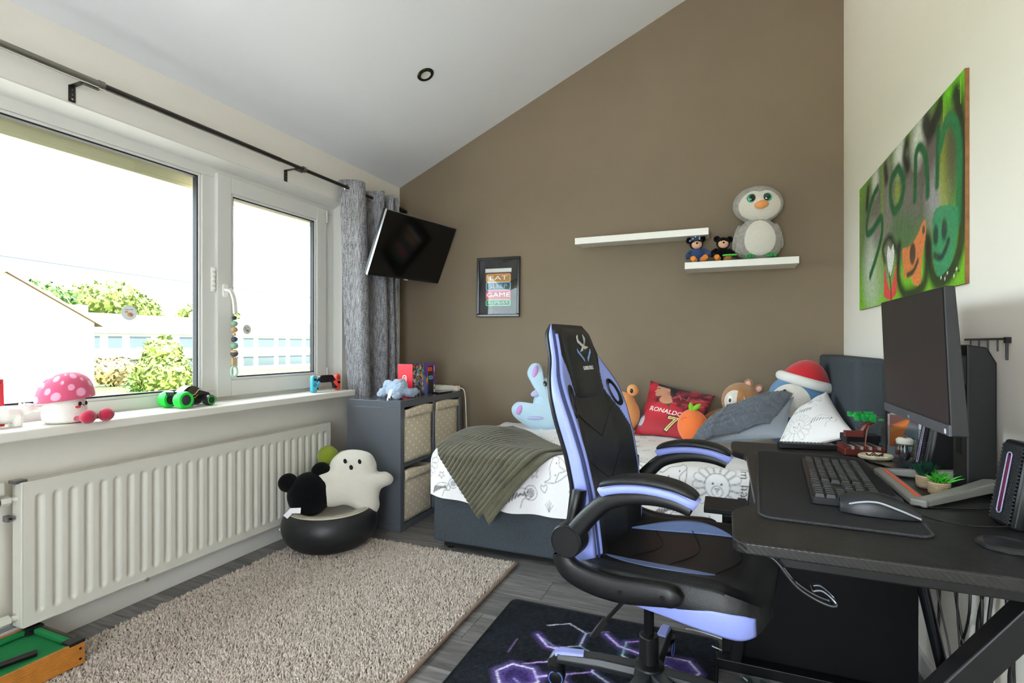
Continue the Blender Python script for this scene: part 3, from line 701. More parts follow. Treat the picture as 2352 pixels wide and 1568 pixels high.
# bead garland hanging from the window handle
gar = thing('bead_garland', 'green, black and wooden bead garland hanging from the window handle', 'garland', (SX+.05, 1.952, 0))
bd = [(1.243, .012, '#31343c'), (1.213, .0165, '#7fa28a'), (1.182, .0165, '#b3926a'), (1.158, .009, '#c9a880'), (1.132, .0155, '#3c4048'), (1.098, .019, '#7fa28a'), (1.058, .0195, '#4a4742')]
for i, (z, r_, c_) in enumerate(bd): G().ell((0, 0, z), (r_, r_, r_*.92), 18, 12).build('bead', M('bead'+c_, c_, .6, bump=(30, .1)), gar)
G().ell((0, 0, 1.067), (.0188, .0188, .012), 18, 12).build('bead', M('bead_wood', '#c7a57c', .6, bump=(40, .1)), gar)
G().cyl((0, 0, 1.27), (0, 0, .99), .0015, 6).build('string', M('string_white', '#d8d2c4', .9), gar)
G().box(-.006, .006, -.015, .015, .995, 1.035).build('wood_link', M('bead_wood'), gar, bevel=.004)
G().tube([(0, .018*math.cos(a), .965+.028*math.sin(a)) for a in np.linspace(0, 2*PI, 25)[:-1]], .006, 8, closed=True).build('ring', M('silicone_mint', '#a9c9b9', .6), gar)
# recessed ceiling spot
cs = thing('recessed_spotlight', 'round dark-rimmed spotlight recessed in the sloping ceiling', 'ceiling light', (-1.602, 2.586, zc(-1.602)), (0, -math.atan(KC), 0))
G().lathe([(.030, -.006), (.046, -.006), (.05, -.002), (.05, .004), (.030, .004), (.030, -.006)], 32).build('rim', M('spot_rim', '#3c3a34', .25, .8), cs)
G().lathe([(0, -.001), (.022, -.002), (.030, -.004), (.030, .003), (0, .003)], 28).build('lamp_glass', M('frosted_lamp', '#cfcfca', .3), cs)
# ------------------------------------------------------------------ television on a wall arm
tv = thing('television', 'flat black television tilted down on a wall arm in the corner', 'television', (-1.973, 3.052, 1.752), (0, 0, 0))
tv.rotation_mode = 'XYZ'; tv.matrix_world = T(-1.973, 3.052, 1.752) @ rotm(0, 0, 1.456) @ rotm(.421) @ rotm(0, -.026)
G().box(-.365, .365, 0, .035, -.215, .215).build('housing', M('tv_black', '#0c0d10', .35), tv, smooth=False, bevel=.004)
G().box(-.357, .357, -.0015, .004, -.200, .207).build('screen', M('tv_screen', '#040507', .14, spec=.45), tv, smooth=False)
G().box(-.3665, -.3655, -.002, .012, -.215, .215).box(-.366, .366, -.001, .006, .215, .2162).build('bezel_strip', M('tv_bezel_silver', '#b9bcc2', .3, .5), tv, smooth=False)
G().box(-.02, .02, -.003, .001, -.219, -.212).build('brand_badge', M('tv_badge', '#c9ccd0', .4), tv, smooth=False)
G().box(-.1, .1, .034, .075, -.12, .10).build('rear_bulge', M('tv_black'), tv, bevel=.01)
arm = G(); R_ = tv.matrix_world.inverted()
def wl_(p): return R_ @ Vector(p)
arm.tube([wl_((-2.06, 3.06, 1.72)), wl_((-2.16, 3.18, 1.72)), wl_((-2.12, 3.40, 1.72))], .018, 8)
arm.build('wall_arm', m_blackm, tv)
g = G().box(-.06, .06, -.02, 0, -.12, .12); 
wp = g.build('wall_plate', m_blackm, tv, bevel=.003); wp.matrix_parent_inverse = R_.copy(); wp.matrix_basis = T(-2.12, YB-.001, 1.72)

# ------------------------------------------------------------------ framed print
pt = thing('framed_poster', 'neon lettering print in a glossy black frame on the taupe wall', 'picture', (-1.513, YB-.002, 1.517), (0, .012, 0))
g = G(); W_, H_ = .168, .214
g.box(-W_, W_, -.022, 0, -H_, -H_+.02).box(-W_, W_, -.022, 0, H_-.02, H_).box(-W_, -W_+.02, -.022, 0, -H_+.02, H_-.02).box(W_-.02, W_, -.022, 0, -H_+.02, H_-.02)
g.build('frame', M('frame_black_gloss', '#08080a', .2, coat=.5), pt, smooth=False, bevel=.004)
G().box(-W_+.015, W_-.015, -.008, -.004, -H_+.015, H_-.015).build('mount', M('mount_black', '#121214', .7), pt, smooth=False)
c = Canvas(-.103, .103, -.135, .135, .0018, '#15151c')
c.fill([(-.103, .108), (.103, .108), (.103, .135), (-.103, .135)], '#d6d7d8'); c.fill([(-.103, .096), (.103, .096), (.103, .108), (-.103, .108)], '#5a2026', .8)
for k, (yc, h_, col, txt) in enumerate(((.065, .054, '#e6a33a', 'EAT'), (.006, .054, '#6fb4d8', 'SLEEP'), (-.056, .058, '#ef4f6e', 'GAME'), (-.112, .04, '#4fd08a', 'REPEAT'))):
    c.stroke(rrect(-.094, .094, yc-h_/2, yc+h_/2, .010), .006, col, closed=True)
    if k == 0 or k == 2: c.fill(rrect(-.092, .092, yc-h_/2+.002, yc+h_/2-.002, .008), col, .5)
    c.text(txt, 0, yc, h_*.80, '#f4e9e6' if k in (0, 2) else col, sx=(1.9, 1.35, 1.5, 1.55)[k])
c.mesh(lambda X, Y: (X, 0*X-.0095, Y), 'print', M('poster_print', '#ffffff', .45, attr='Col'), pt)
pan = G(); W2, H2 = W_-.018, H_-.018
pan.grid(lambda u, v: ((2*u-1)*W2, -.014-.003*math.sin(2.2*u+1.6*v)*math.sin(PI*u), (2*v-1)*H2), 20, 20); pan.build('glazing', glass_mat('acrylic_sheet', '#ffffff', .01, 1.6), pt)

# ------------------------------------------------------------------ floating shelves
m_sh = M('shelf_white', '#e3e2da', .35, bump=(50, .01))
def shelf(label, x0, x1, z0, z1, sag):
    t = thing('floating_shelf', label, 'shelf', ((x0+x1)/2, YB, (z0+z1)/2), (sag, 0, 0), 'floating shelves on the taupe wall')
    h = (x1-x0)/2; q = (z1-z0)/2
    G().box(-h, h, -.2, -.001, -q, q).build('board', m_sh, t, smooth=False, bevel=.0015)
    for s_ in (-1, 1): G().box(s_*h-.0006, s_*h+.0006, -.199, -.002, -q+.001, q-.001).build('end_cap', M('shelf_edge', '#d3d1c8', .4), t, smooth=False)
    return t
shelf('white floating shelf, the longer and higher of two, empty on top', -.893, -.093, 1.757, 1.797, .06)
shelf('white floating shelf, the shorter and lower of two, carrying plush toys', -.224, .371, 1.550, 1.589, .0)
SH = 1.590
# penguin plush
m_pg = M('grey_plush', '#aaa59c', .95, bump=(260, .9, 4), var=(60, .25), sheen=.4)
m_pw = M('cream_plush', '#ece6da', .95, bump=(260, .9, 4), sheen=.4)
pg = thing('penguin_plush', 'grey and cream penguin plush with green eyes on the lower shelf', 'plush toy', (.170, YB-.106, SH+.003), (0, 0, .12))
g = G(); g.ell((0, .0, .115), (.128, .085, .125), 32, 20).ell((0, .004, .07), (.125, .080, .072), 28, 16).ell((0, .005, .215), (.07, .06, .05), 24, 14); g.build('body', m_pg, pg, remesh=.008, smoothit=3)
g = G(); g.ell((0, -.004, .318), (.135, .092, .108), 32, 22); g.build('head', m_pg, pg)
# face and belly patches: caps lying just proud of the fur
def cap_patch(name, mat, c, r, a0, a1, shape, parent, k=1.015):
    g = G(); n, m_ = 40, 14; vs = []; fs = []
    for j in range(m_+1):
        for i in range(n):
            t = 2*PI*i/n; q = j/m_; px, pz = shape(t); px *= q; pz *= q
            yy = math.sqrt(max(0, 1-(px)**2-(pz)**2)); vs.append((c[0]+px*r[0]*k, c[1]-yy*r[1]*k, c[2]+pz*r[2]*k))
    for j in range(m_):
        for i in range(n): fs.append((j*n+i, j*n+(i+1) % n, (j+1)*n+(i+1) % n, (j+1)*n+i))
    g.add(vs, fs); return g.build(name, mat, parent)
cap_patch('face', m_pw, (0, -.004, .318), (.135, .092, .108), 0, 0, lambda t: (.80*math.cos(t)*(1-.08*math.sin(t)), -.12+.78*math.sin(t)-(.16*math.exp(-(math.cos(t)/.25)**2) if math.sin(t) > 0 else 0)), pg)
cap_patch('belly', m_pw, (0, 0, .112), (.130, .088, .128), 0, 0, lambda t: (.60*math.cos(t)*(1-.12*math.sin(t)), .04+.76*math.sin(t)), pg, 1.04)
for sx in (-1, 1):
    ex, ez = sx*.039-.006, .338
    e = G().lathe([(0, .010), (.017, .009), (.024, .004), (.026, -.004)], 24, T(ex, -.090, ez) @ rotm(PI/2, 0, -sx*.25)).build('eye', M('eye_green', '#1aa877', .25, coat=.5), pg)
    G().lathe([(0, .0135), (.014, .012), (.019, .007)], 20, T(ex, -.091, ez) @ rotm(PI/2, 0, -sx*.25)).build('pupil', M('eye_black', '#0c0c0e', .1, coat=1), e)
    G().ell((ex-.007, -.1035, ez-.009), (.0035, .002, .004), 8, 6).build('glint', M('eye_glint', '#f4f4f4', .2), e)
G().ell((.004, -.098, .297), (.038, .022, .023), 20, 14, rot=rotm(0, -.15)).build('beak', M('peach_felt', '#e79f61', .9, bump=(300, .3)), pg)
for sx in (-1, 1):
    ft = G().ell((sx*.055, -.085, .012), (.028, .02, .011), 16, 10).build('foot', M('green_felt', '#2f9a4c', .9, bump=(300, .3)), pg)
    for k in (-1, 0, 1): G().ell((sx*.055+k*.017, -.102, .009), (.009, .012, .008), 10, 8).build('toe', M('green_felt'), ft)
for sx in (-1, 1): G().ell((sx*.112, .0, .135), (.018, .035, .075), 14, 12, rot=rotm(0, -sx*.22)).build('wing', m_pg, pg)
# two small generic plush toys (plain bears in the same colours) and a green-lidded box
m_bk = M('black_plush', '#0b0b0d', .95, bump=(300, .5), sheen=.06, spec=.1); m_sk = M('peach_plush', '#e0b293', .9, bump=(300, .3)); m_navy = M('navy_plush', '#24406f', .9, bump=(300, .3), sheen=.2); m_or = M('orange_plush', '#e58a2c', .9, bump=(300, .3), sheen=.2)
def bear(name, label, loc, rot, sc, body, face, hat=None, legs=None):
    t = thing(name, label, 'plush toy', loc, rot); t.scale = (sc, sc, sc)
    G().ell((0, 0, .045), (.04, .033, .045), 20, 14).build('body', body, t)
    G().ell((0, -.003, .108), (.036, .032, .034), 20, 14).build('head', m_bk, t)
    G().ell((0, -.020, .102), (.028, .018, .024), 18, 12).build('muzzle', face, t)
    G().ell((0, -.038, .106), (.006, .005, .005), 10, 8).build('nose', m_bk, t)
    for s_ in (-1, 1):
        G().ell((s_*.034, .004, .132), (.018, .008, .018), 16, 10).build('ear', m_bk, t)
        G().ell((s_*.012, -.033, .116), (.003, .002, .0045), 8, 6).build('eye', M('bead_black'), t)
        G().tube(catmull([(s_*.032, -.005, .07), (s_*.055, -.02, .05), (s_*.055, -.035, .03)], 4), .011, 10).build('arm', body, t)
        G().tube(catmull([(s_*.018, -.02, .018), (s_*.026, -.05, .016), (s_*.032, -.07, .022)], 4), .014, 10).build('leg', legs or body, t)
    if hat:
        h = G(); pr_ = [(.037, .122), (.030, .132), (.020, .142), (.008, .150), (0, .152)]
        h.lathe(pr_, 18, T(-.004, 0, 0)); ho = h.build('hat', hat, t)
        for k in range(9):
            a = -2.6+k*.55; z = .120+.003*(k*3 % 8); rr_ = .034-(z-.12)*.6
            G().ell((-.004+rr_*math.cos(a), rr_*math.sin(a), z+.006), (.004, .004, .004), 6, 4).build('hat_dot', M('hat_dot', '#e8ecf2', .7), ho)
    return t
bear('plush_bear', 'small plush bear in a navy hat and robe under the upper shelf', (-.152, YB-.13, SH), (0, -.10, .15), 1.08, m_navy, m_sk, m_navy, m_or)
bear('plush_bear', 'small black plush bear between the penguin and the hatted bear', (-.024, YB-.11, SH), (0, .08, .1), 1.05, m_bk, m_sk, None, m_or)
lb = thing('snack_box', 'clear plastic box with a green lid before the small black bear', 'box', (.022, YB-.180, SH), (0, 0, .1))
G().prism(rrect(-.036, .036, -.015, .015, .006), 0, .026).build('box', m_jar, lb); G().prism(rrect(-.039, .039, -.017, .017, .007), .026, .034).build('lid', M('lid_green', '#58c93a', .35), lb, bevel=.002)

# ------------------------------------------------------------------ spray-painted board on the right wall
bdp = thing('graffiti_board', 'green spray-painted graffiti board on the right wall above the monitor', 'painting', (XR-.001, 2.4, 1.5675), (0, 0, 0))
PW_, PH_ = 1.215, .590
# canvas x: 0 (far end) .. PW_ (near end); y up
c = Canvas(0, PW_, 0, PH_, .0042, '#7cc326')
def blob(x, y, rx, ry, col, al=.8, soft=.6, rot=0): c.disc(x*PW_, y*PH_, rx*PW_, ry*PH_, col, soft, al, rot)
def ln(pts, w, col, al=1, soft=None): c.stroke([(a*PW_, b*PH_) for a, b in catmull2(pts)], w, col, soft, al)
def catmull2(p): return [(q[0], q[1]) for q in catmull([(a, b, 0) for a, b in p], 6)]
for x, y, rx, ry, col, al in ((.10, .55, .10, .5, '#6f9a30', .7), (.5, .66, .5, .36, '#5d564f', .9), (.72, .72, .26, .30, '#4c4640', .85), (.30, .62, .20, .36, '#77706a', .85), (.40, .55, .06, .40, '#8d857c', .7), (.62, .55, .12, .25, '#7d766e', .8), (.80, .66, .06, .30, '#6f625e', .8), (.83, .50, .07, .14, '#a9a6a8', .8), (.88, .60, .030, .22, '#a9b52e', .85), (.92, .66, .05, .2, '#57493f', .7), (.18, .30, .10, .26, '#c9d3c4', .85), (.22, .14, .10, .12, '#b8c7a8', .7), (.30, .30, .06, .2, '#8fae5a', .6), (.69, .90, .05, .13, '#e2e2d6', .9), (.52, .93, .05, .11, '#e8e8de', .9), (.24, .93, .04, .09, '#e4e2da', .85), (.50, .70, .03, .1, '#9cae3a', .7), (.33, .75, .02, .25, '#7fa23a', .6), (.60, .38, .10, .12, '#3f6a3a', .6), (.50, .45, .10, .12, '#4f7a44', .6), (.93, .98, .09, .08, '#6fd01a', .8), (.26, .52, .05, .07, '#7b6f78', .6)): blob(x, y, rx, ry, col, al)
for p, w in (([(.95, .93), (.972, .82), (.987, .62), (.990, .39), (.980, .21), (.95, .116), (.905, .062), (.831, .05), (.79, .13), (.777, .25)], .06), ([(.856, .95), (.82, .90), (.777, .88), (.75, .95)], .07), ([(.588, .95), (.57, .88), (.60, .80)], .05), ([(.367, .95), (.38, .86)], .05), ([(.139, .92), (.12, .80)], .05), ([(.52, .34), (.51, .15), (.56, .04), (.62, .02), (.69, .03), (.75, .08), (.765, .30)], .05), ([(.36, .30), (.34, .40), (.42, .44), (.50, .32)], .03)): ln(p, w, '#22201d', .92, .03)
G1 = '#1c6338'
ln([(.273, .862), (.208, .826), (.135, .72), (.116, .60), (.18, .575), (.25, .60), (.32, .62), (.325, .50), (.26, .37), (.167, .24)], .036, G1, 1, .014)
ln([(.505, .853), (.44, .818), (.427, .708), (.471, .594), (.543, .633), (.562, .745), (.514, .848)], .040, G1, 1, .016)
ln([(.665, .569), (.67, .736), (.676, .833), (.712, .842), (.749, .76), (.763, .645), (.766, .542)], .036, G1, 1, .014)
ln([(.833, .555), (.837, .679), (.842, .843)], .034, G1, 1, .014); ln([(.855, .74), (.88, .81), (.916, .835), (.955, .76), (.972, .626), (.966, .41), (.961, .31)], .042, '#2a7a48', 1, .016)
c.fill([(a*PW_, b*PH_) for a, b in cat2([(.805, .40), (.856, .43), (.928, .40), (.965, .36), (.958, .26), (.935, .138), (.893, .086), (.837, .074), (.805, .182)], 6)], '#3b9165', .95)
for x, y in ((.824, .295), (.881, .300)): blob(x, y, .018, .055, '#2b3a34', .9, .25)
ln([(.815, .19), (.856, .165), (.885, .19), (.908, .235)], .022, '#25302b', .9, .010)
c.fill([(a*PW_, b*PH_) for a, b in cat2([(.552, .311), (.562, .199), (.571, .123), (.62, .13), (.656, .069), (.712, .067), (.722, .186), (.749, .308), (.752, .40), (.726, .404), (.688, .353), (.623, .309)], 6)], '#e2834a', .97)
blob(.645, .255, .026, .065, '#37352f', .92, .15); blob(.735, .36, .010, .025, '#37352f', .9, .2); ln([(.60, .14), (.65, .15), (.69, .20)], .020, '#37352f', .9, .008)
c.fill([(a*PW_, b*PH_) for a, b in ((.350, .05), (.357, .257), (.40, .12), (.429, .065), (.46, .15), (.491, .243), (.497, .053), (.433, .01))], '#e8494b', .97)
c.fill([(a*PW_, b*PH_) for a, b in cat2([(.423, .18), (.388, .30), (.400, .39), (.430, .35), (.457, .38), (.468, .29)], 6)], '#e9e8e4', .97); ln([(.435, .02), (.428, .12), (.415, .2)], .012, '#2f2d2a', .9, .006)
for x, y0_ in ((.875, .86), (.885, .88), (.978, .86)): ln([(x, .98), (x+.001, y0_)], .007, '#8fd82a', .9)
for x, y in ((.86, .06), (.885, .05), (.9, .075), (.94, .05), (.955, .08)): blob(x, y, .004, .008, '#eef2ea', .9, .2)
c.noise(.10, 0); c.noise(.05, 2)
c.mesh(lambda X, Y: (0*X-.0095, PW_/2-X, Y-PH_/2), 'painted_face', M('spray_paint', '#ffffff', .55, attr='Col', bump=(150, .1)), bdp)
G().box(-.009, 0, -PW_/2, PW_/2, -PH_/2, PH_/2).build('board', M('raw_mdf_edge', '#8a5f38', .8, var=(40, .2)), bdp, smooth=False)
for sy, sz in ((-1, -1), (-1, 1), (1, -1), (1, 1)): G().cyl((-.0092, sy*(PW_/2-.035), sz*(PH_/2-.04)), (-.0115, sy*(PW_/2-.035), sz*(PH_/2-.04)), .004, 10).build('screw', m_chrome, bdp)
# ------------------------------------------------------------------ cube shelf unit with fabric bins
m_kx = M('charcoal_foil', '#565a61', .22, bump=(30, .01), coat=.3)
kx = thing('cube_shelf', 'charcoal cube shelf unit with fabric bins in the corner by the window', 'shelf unit', (-1.962, 2.962, 0))
KW, KD, KH = .385, .195, .77        # half length (y), half depth (x), height
def kbox(n, x0, x1, y0, y1, z0, z1): return G().box(x0, x1, y0, y1, z0, z1).build(n, m_kx, kx, smooth=False, bevel=.0015)
kbox('top_panel', -KD, KD, -KW, KW, KH-.04, KH); kbox('bottom_panel', -KD, KD, -KW, KW, 0, .04)
kbox('side_panel', -KD, KD, -KW, -KW+.04, .04, KH-.04); kbox('side_panel', -KD, KD, KW-.04, KW, .04, KH-.04)
kbox('divider', -KD, KD, -.009, .009, .04, KH-.04)
kbox('shelf', -KD, KD, -KW+.04, -.009, .376, .394); kbox('shelf', -KD, KD, .009, KW-.04, .376, .394)
G().box(-KD, -KD+.004, -KW+.03, KW-.03, .03, KH-.03).build('back_panel', M('kx_back', '#2a2b2e', .5), kx, smooth=False)
def bin_mat():
    m = bpy.data.materials.new('taupe_dotted_canvas'); m.use_nodes = True; N = m.node_tree.nodes; L = m.node_tree.links; b = N['Principled BSDF']; b.inputs['Roughness'].default_value = .9
    tc = N.new('ShaderNodeTexCoord'); sp = N.new('ShaderNodeSeparateXYZ'); L.new(tc.outputs['Object'], sp.inputs[0]); cb = N.new('ShaderNodeCombineXYZ'); L.new(sp.outputs['Y'], cb.inputs[0]); L.new(sp.outputs['Z'], cb.inputs[1])
    mp = N.new('ShaderNodeMapping'); mp.inputs['Rotation'].default_value = (0, 0, .62); mp.inputs['Scale'].default_value = (23, 23, 23); L.new(cb.outputs[0], mp.inputs[0])
    v = N.new('ShaderNodeTexVoronoi'); v.voronoi_dimensions = '2D'; v.inputs['Randomness'].default_value = 0; v.inputs['Scale'].default_value = 1; L.new(mp.outputs[0], v.inputs['Vector'])
    lt_ = N.new('ShaderNodeMath'); lt_.operation = 'LESS_THAN'; lt_.inputs[1].default_value = .15; L.new(v.outputs['Distance'], lt_.inputs[0])
    mx = N.new('ShaderNodeMix'); mx.data_type = 'RGBA'; mx.inputs['A'].default_value = S('#d2c5ad'); mx.inputs['B'].default_value = S('#efe9da'); L.new(lt_.outputs[0], mx.inputs['Factor']); L.new(mx.outputs['Result'], b.inputs['Base Color'])
    n = N.new('ShaderNodeTexNoise'); n.inputs['Scale'].default_value = 500; L.new(tc.outputs['Object'], n.inputs['Vector']); bp = N.new('ShaderNodeBump'); bp.inputs['Strength'].default_value = .15; bp.inputs['Distance'].default_value = .002; L.new(n.outputs['Fac'], bp.inputs['Height']); L.new(bp.outputs['Normal'], b.inputs['Normal'])
    return m
m_bin = bin_mat()
def bin_(label, y0, y1, z0, z1, dx, seed):
    t = thing('fabric_bin', label, 'storage bin', (-1.962, 2.962, 0), group='dotted fabric bins in the cube shelf')
    yc, zc_ = (y0+y1)/2, (z0+z1)/2; hy, hz = (y1-y0)/2-.006, (z1-z0)/2
    ny, nz = 14, 14
    V = []
    for j in range(nz):
        for i in range(ny):
            a, b_ = 2*i/(ny-1)-1, 2*j/(nz-1)-1
            q = .008*(1-a*a)*(1-b_*b_)+.003*math.sin(4*a+seed)*math.sin(3*b_+seed*2)
            top = .010*math.sin(2.5*a+seed)*(b_ > .9)
            V.append((KD-.012+q+dx, yc+a*hy, zc_+b_*hz-.002*(1-a*a)*(b_ > .9)+top))
    gridmesh('front', V, ny, nz, m_bin, parent=t, solid=.003)
    for s_ in (-1, 1): G().box(-KD+.02, KD-.014+dx, yc+s_*hy-.0015, yc+s_*hy+.0015, z0, z1-.012).build('side', m_bin, t, smooth=False)
    G().box(-KD+.02, KD-.014+dx, yc-hy, yc+hy, z0, z0+.003).build('bottom', m_bin, t, smooth=False)
    V = [(KD-.005+dx+.0035*(1-(2*i/(ny-1)-1)**2)+.0055, yc+(2*i/(ny-1)-1)*(hy+.001), z1-.055+j*.018+(.008*math.sin(2.5*(2*i/(ny-1)-1)+seed) if j == 3 else .002*math.sin(5*i+seed))) for j in range(4) for i in range(ny)]
    gridmesh('rim_fold', V, ny, 4, m_bin, parent=t, solid=.003)
bin_('dotted taupe fabric bin, upper row nearest the window radiator', -KW+.045, -.014, .397, .722, .0, 1.0)
bin_('dotted taupe fabric bin, upper row beside the taupe wall', .014, KW-.045, .397, .724, .0, 2.3)
bin_('dotted taupe fabric bin in the lower row of the cube shelf', -KW+.045, -.014, .043, .345, .0, 3.1)
bin_('dotted taupe fabric bin, lower row behind the bed end', .014, KW-.045, .043, .340, .0, 4.4)
KT = .7705
# console carton
cb_ = thing('console_carton', 'red and multicoloured game console carton on the cube shelf', 'box', (-1.912, 2.982, KT), (0, 0, .02))
bw, bd_, bh = .145, .055, .208       # half along y, half along x, height
G().box(-bd_, bd_, -bw, bw, 0, bh).build('carton', M('carton_dark', '#38406b', .45), cb_, smooth=False)
c = Canvas(-bd_, bd_, 0, bh, .002, '#d91f33')
lc = '#f2e6e4'; c.stroke(rrect(-.018, .008, .018, .135, .013), .005, lc, closed=True); c.text('Nintendo', -.005, .0765, .024, lc, rot=PI/2, bold=.01)
c.mesh(lambda X, Y: (X, 0*X-bw-.0008, Y), 'red_end', M('carton_print', '#ffffff', .35, attr='Col', coat=.3), cb_)
c = Canvas(-bw, bw, 0, bh, .0024, '#2c2f4a')
c.fill([(-.02, 0), (.145, 0), (.145, bh), (-.02, bh)], '#5b3a8a'); c.fill([(.05, .12), (.145, .12), (.145, bh), (-.01, bh)], '#7a3b9a'); c.fill([(-.02, 0), (.04, 0), (.02, .12), (-.02, .14)], '#5f7fc0')
for _ in range(230): c.disc(RNG.uniform(-.145, -.01), RNG.uniform(0, bh), RNG.uniform(.003, .011), RNG.uniform(.003, .011), random.choice(['#e8e3d8', '#d33a3a', '#e0b83f', '#3f8fbf', '#1b1b22', '#4fae9a', '#d58a6a', '#c9cbd0', '#7a4fa0', '#1b1b22']), .3, 1, RNG.uniform(0, 3))
c.fill([(.02, .10), (.045, .125), (.045, .07)], '#f2a531'); c.fill([(.02, .10), (.045, .07), (.04, .05)], '#ee5b3c')
c.fill(rrect(.05, .115, 0, .19, .004), '#14151d'); c.fill(rrect(.042, .100, .155, .180, .008), '#f0632f'); c.fill(rrect(.056, .112, .098, .122, .008), '#57b7dc'); c.disc(.07, .167, .006, .006, '#14151d'); c.disc(.085, .11, .006, .006, '#14151d')
c.fill([(.125, .15), (.135, .15), (.135, .19), (.125, .19)], '#e8e8ec'); c.fill([(.125, .11), (.135, .11), (.135, .15), (.125, .15)], '#d8342f'); c.fill([(.122, .04), (.14, .04), (.14, .06), (.122, .06)], '#c9d05a')
c.fill([(.122, 0), (.142, 0), (.142, .03), (.122, .03)], '#e0ddd2'); c.noise(.05)
c.mesh(lambda X, Y: (0*X+bd_+.0008, X, Y), 'printed_face', M('carton_print'), cb_)
# crumpled pale blue plush blanket with care tag
m_bp = M('pale_blue_plush', '#a3b6cd', .95, bump=(160, .8, 4), sheen=.5, var=(25, .08))
pb = thing('plush_blanket', 'crumpled pale blue plush comforter with a white tag on the cube shelf', 'blanket', (-1.905, 2.735, KT), (0, 0, -.15))
g = G(); g.ell((0, .0, .045), (.068, .06, .048), 20, 12).ell((-.05, -.02, .085), (.035, .035, .028), 16, 10).ell((.02, .01, .088), (.055, .05, .030), 18, 10, rot=rotm(0, .2)).ell((.07, .06, .035), (.032, .06, .030), 16, 10).ell((-.085, -.03, .03), (.035, .045, .03), 16, 10).ell((.055, -.05, .02), (.03, .045, .018), 14, 8)
g.ell((-.12, -.01, .022), (.045, .025, .02), 14, 8)
o = g.build('plush', m_bp, pb, remesh=.007, smoothit=4)
tx = bpy.data.textures.new('crumple', 'CLOUDS'); tx.noise_scale = .035
d = o.modifiers.new('crumple', 'DISPLACE'); d.texture = tx; d.strength = .028; d.mid_level = .55
G().sweep(catmull([(.03, -.075, .06), (.035, -.09, .045), (.03, -.10, .004), (.04, -.112, .003)], 4), [(-.012, 0), (.012, 0), (.012, .001), (-.012, .001)], up=(0, -1, .3)).build('care_tag', M('tag_white', '#eceaf0', .8), pb)
# blue lead behind, phone, power strip
ps = thing('power_strip', 'white power strip with a red switch at the back of the cube shelf', 'power strip', (-1.925, 3.325, KT), (0, 0, .0))
G().box(-.11, .145, -.022, .022, 0, .038).build('body', M('strip_ivory', '#e0dccb', .4), ps, bevel=.004)
G().box(.105, .125, -.012, .012, .038, .044).build('switch', M('switch_red', '#c81f22', .3), ps, bevel=.002)
for x_ in (-.08, -.03, .02, .07): G().cyl((x_, 0, .0375), (x_, 0, .0392), .017, 18).build('outlet', M('outlet_ivory', '#c9c5b4', .5), ps)
G().tube(catmull([(.145, 0, .018), (.165, 0, .020), (.182, .01, .0), (.188, .02, -.08), (.190, .03, -.25), (.188, .045, -.45), (.186, .05, -.70)], 6), .0035, 8).build('cord', M('cord_white', '#e6e2d6', .5), ps)
ph_ = tag(G().prism(rrect(-.036, .036, -.075, .075, .008), 0, .009).build('phone', M('phone_black', '#0e0f12', .15, coat=.5), loc=(-1.822, 3.16, KT), rot=(0, 0, -.2), bevel=.002), 'black phone lying on the cube shelf before the power strip', 'phone')

# ------------------------------------------------------------------ pouf with plush toys
pf_ = thing('pet_bed', 'round black pouf bed with a beige fleece top beside the radiator', 'pouf', (-2.000, 2.255, .012), (0, 0, 0))
prof = [(0, 0), (.13, 0), (.19, .012), (.232, .05), (.252, .105), (.252, .145), (.238, .185), (.215, .205), (.20, .207)]
G().lathe(prof, 56).build('shell', M('black_leatherette', '#1d1f22', .38, bump=(260, .12, 2)), pf_, sub=1)
G().lathe([(.212, .204), (.205, .212), (.185, .213), (.15, .195), (.10, .175), (0, .168)], 48).build('fleece_top', M('beige_fleece', '#a89f8e', .95, bump=(220, .5, 3), sheen=.3), pf_, sub=1)
G().tube([(.2135*math.cos(a), .2135*math.sin(a), .206) for a in np.linspace(0, 2*PI, 57)[:-1]], .0035, 8, closed=True).build('piping', M('piping_cream', '#c2bba9', .8), pf_)
G().cyl((.252*math.cos(-2.35), .252*math.sin(-2.35), .115), (.257*math.cos(-2.35), .257*math.sin(-2.35), .115), .008, 12).build('logo_stud', M('logo_silver', '#d9dadc', .3, .6), pf_)
# black round-eared plush (plain bear shape), seen from behind
VD = Vector((-.648, .815, 0)).normalized(); AZ = math.atan2(VD.y, VD.x)-PI/2       # turn so local +y points away from the camera
bp_ = thing('black_bear_plush', 'black round-eared plush bear seen from behind on the pouf', 'plush toy', (-2.075, 2.165, .185), (0, .10, AZ+.1))
G().ell((0, 0, .118), (.115, .085, .118), 30, 20).build('head', m_bk, bp_)
for px, pz in ((-.118, .180), (.045, .243)): G().ell((px*.97, .0, pz*.985), (.050, .032, .050), 24, 16).build('ear', m_bk, bp_)
G().sweep([(-.11, -.075, .02), (-.085, -.085, .055), (-.04, -.095, .058)], [(-.014, 0), (.014, 0), (.014, .001), (-.014, .001)], up=(0, -1, .2)).build('care_tag', M('tag_white'), bp_)
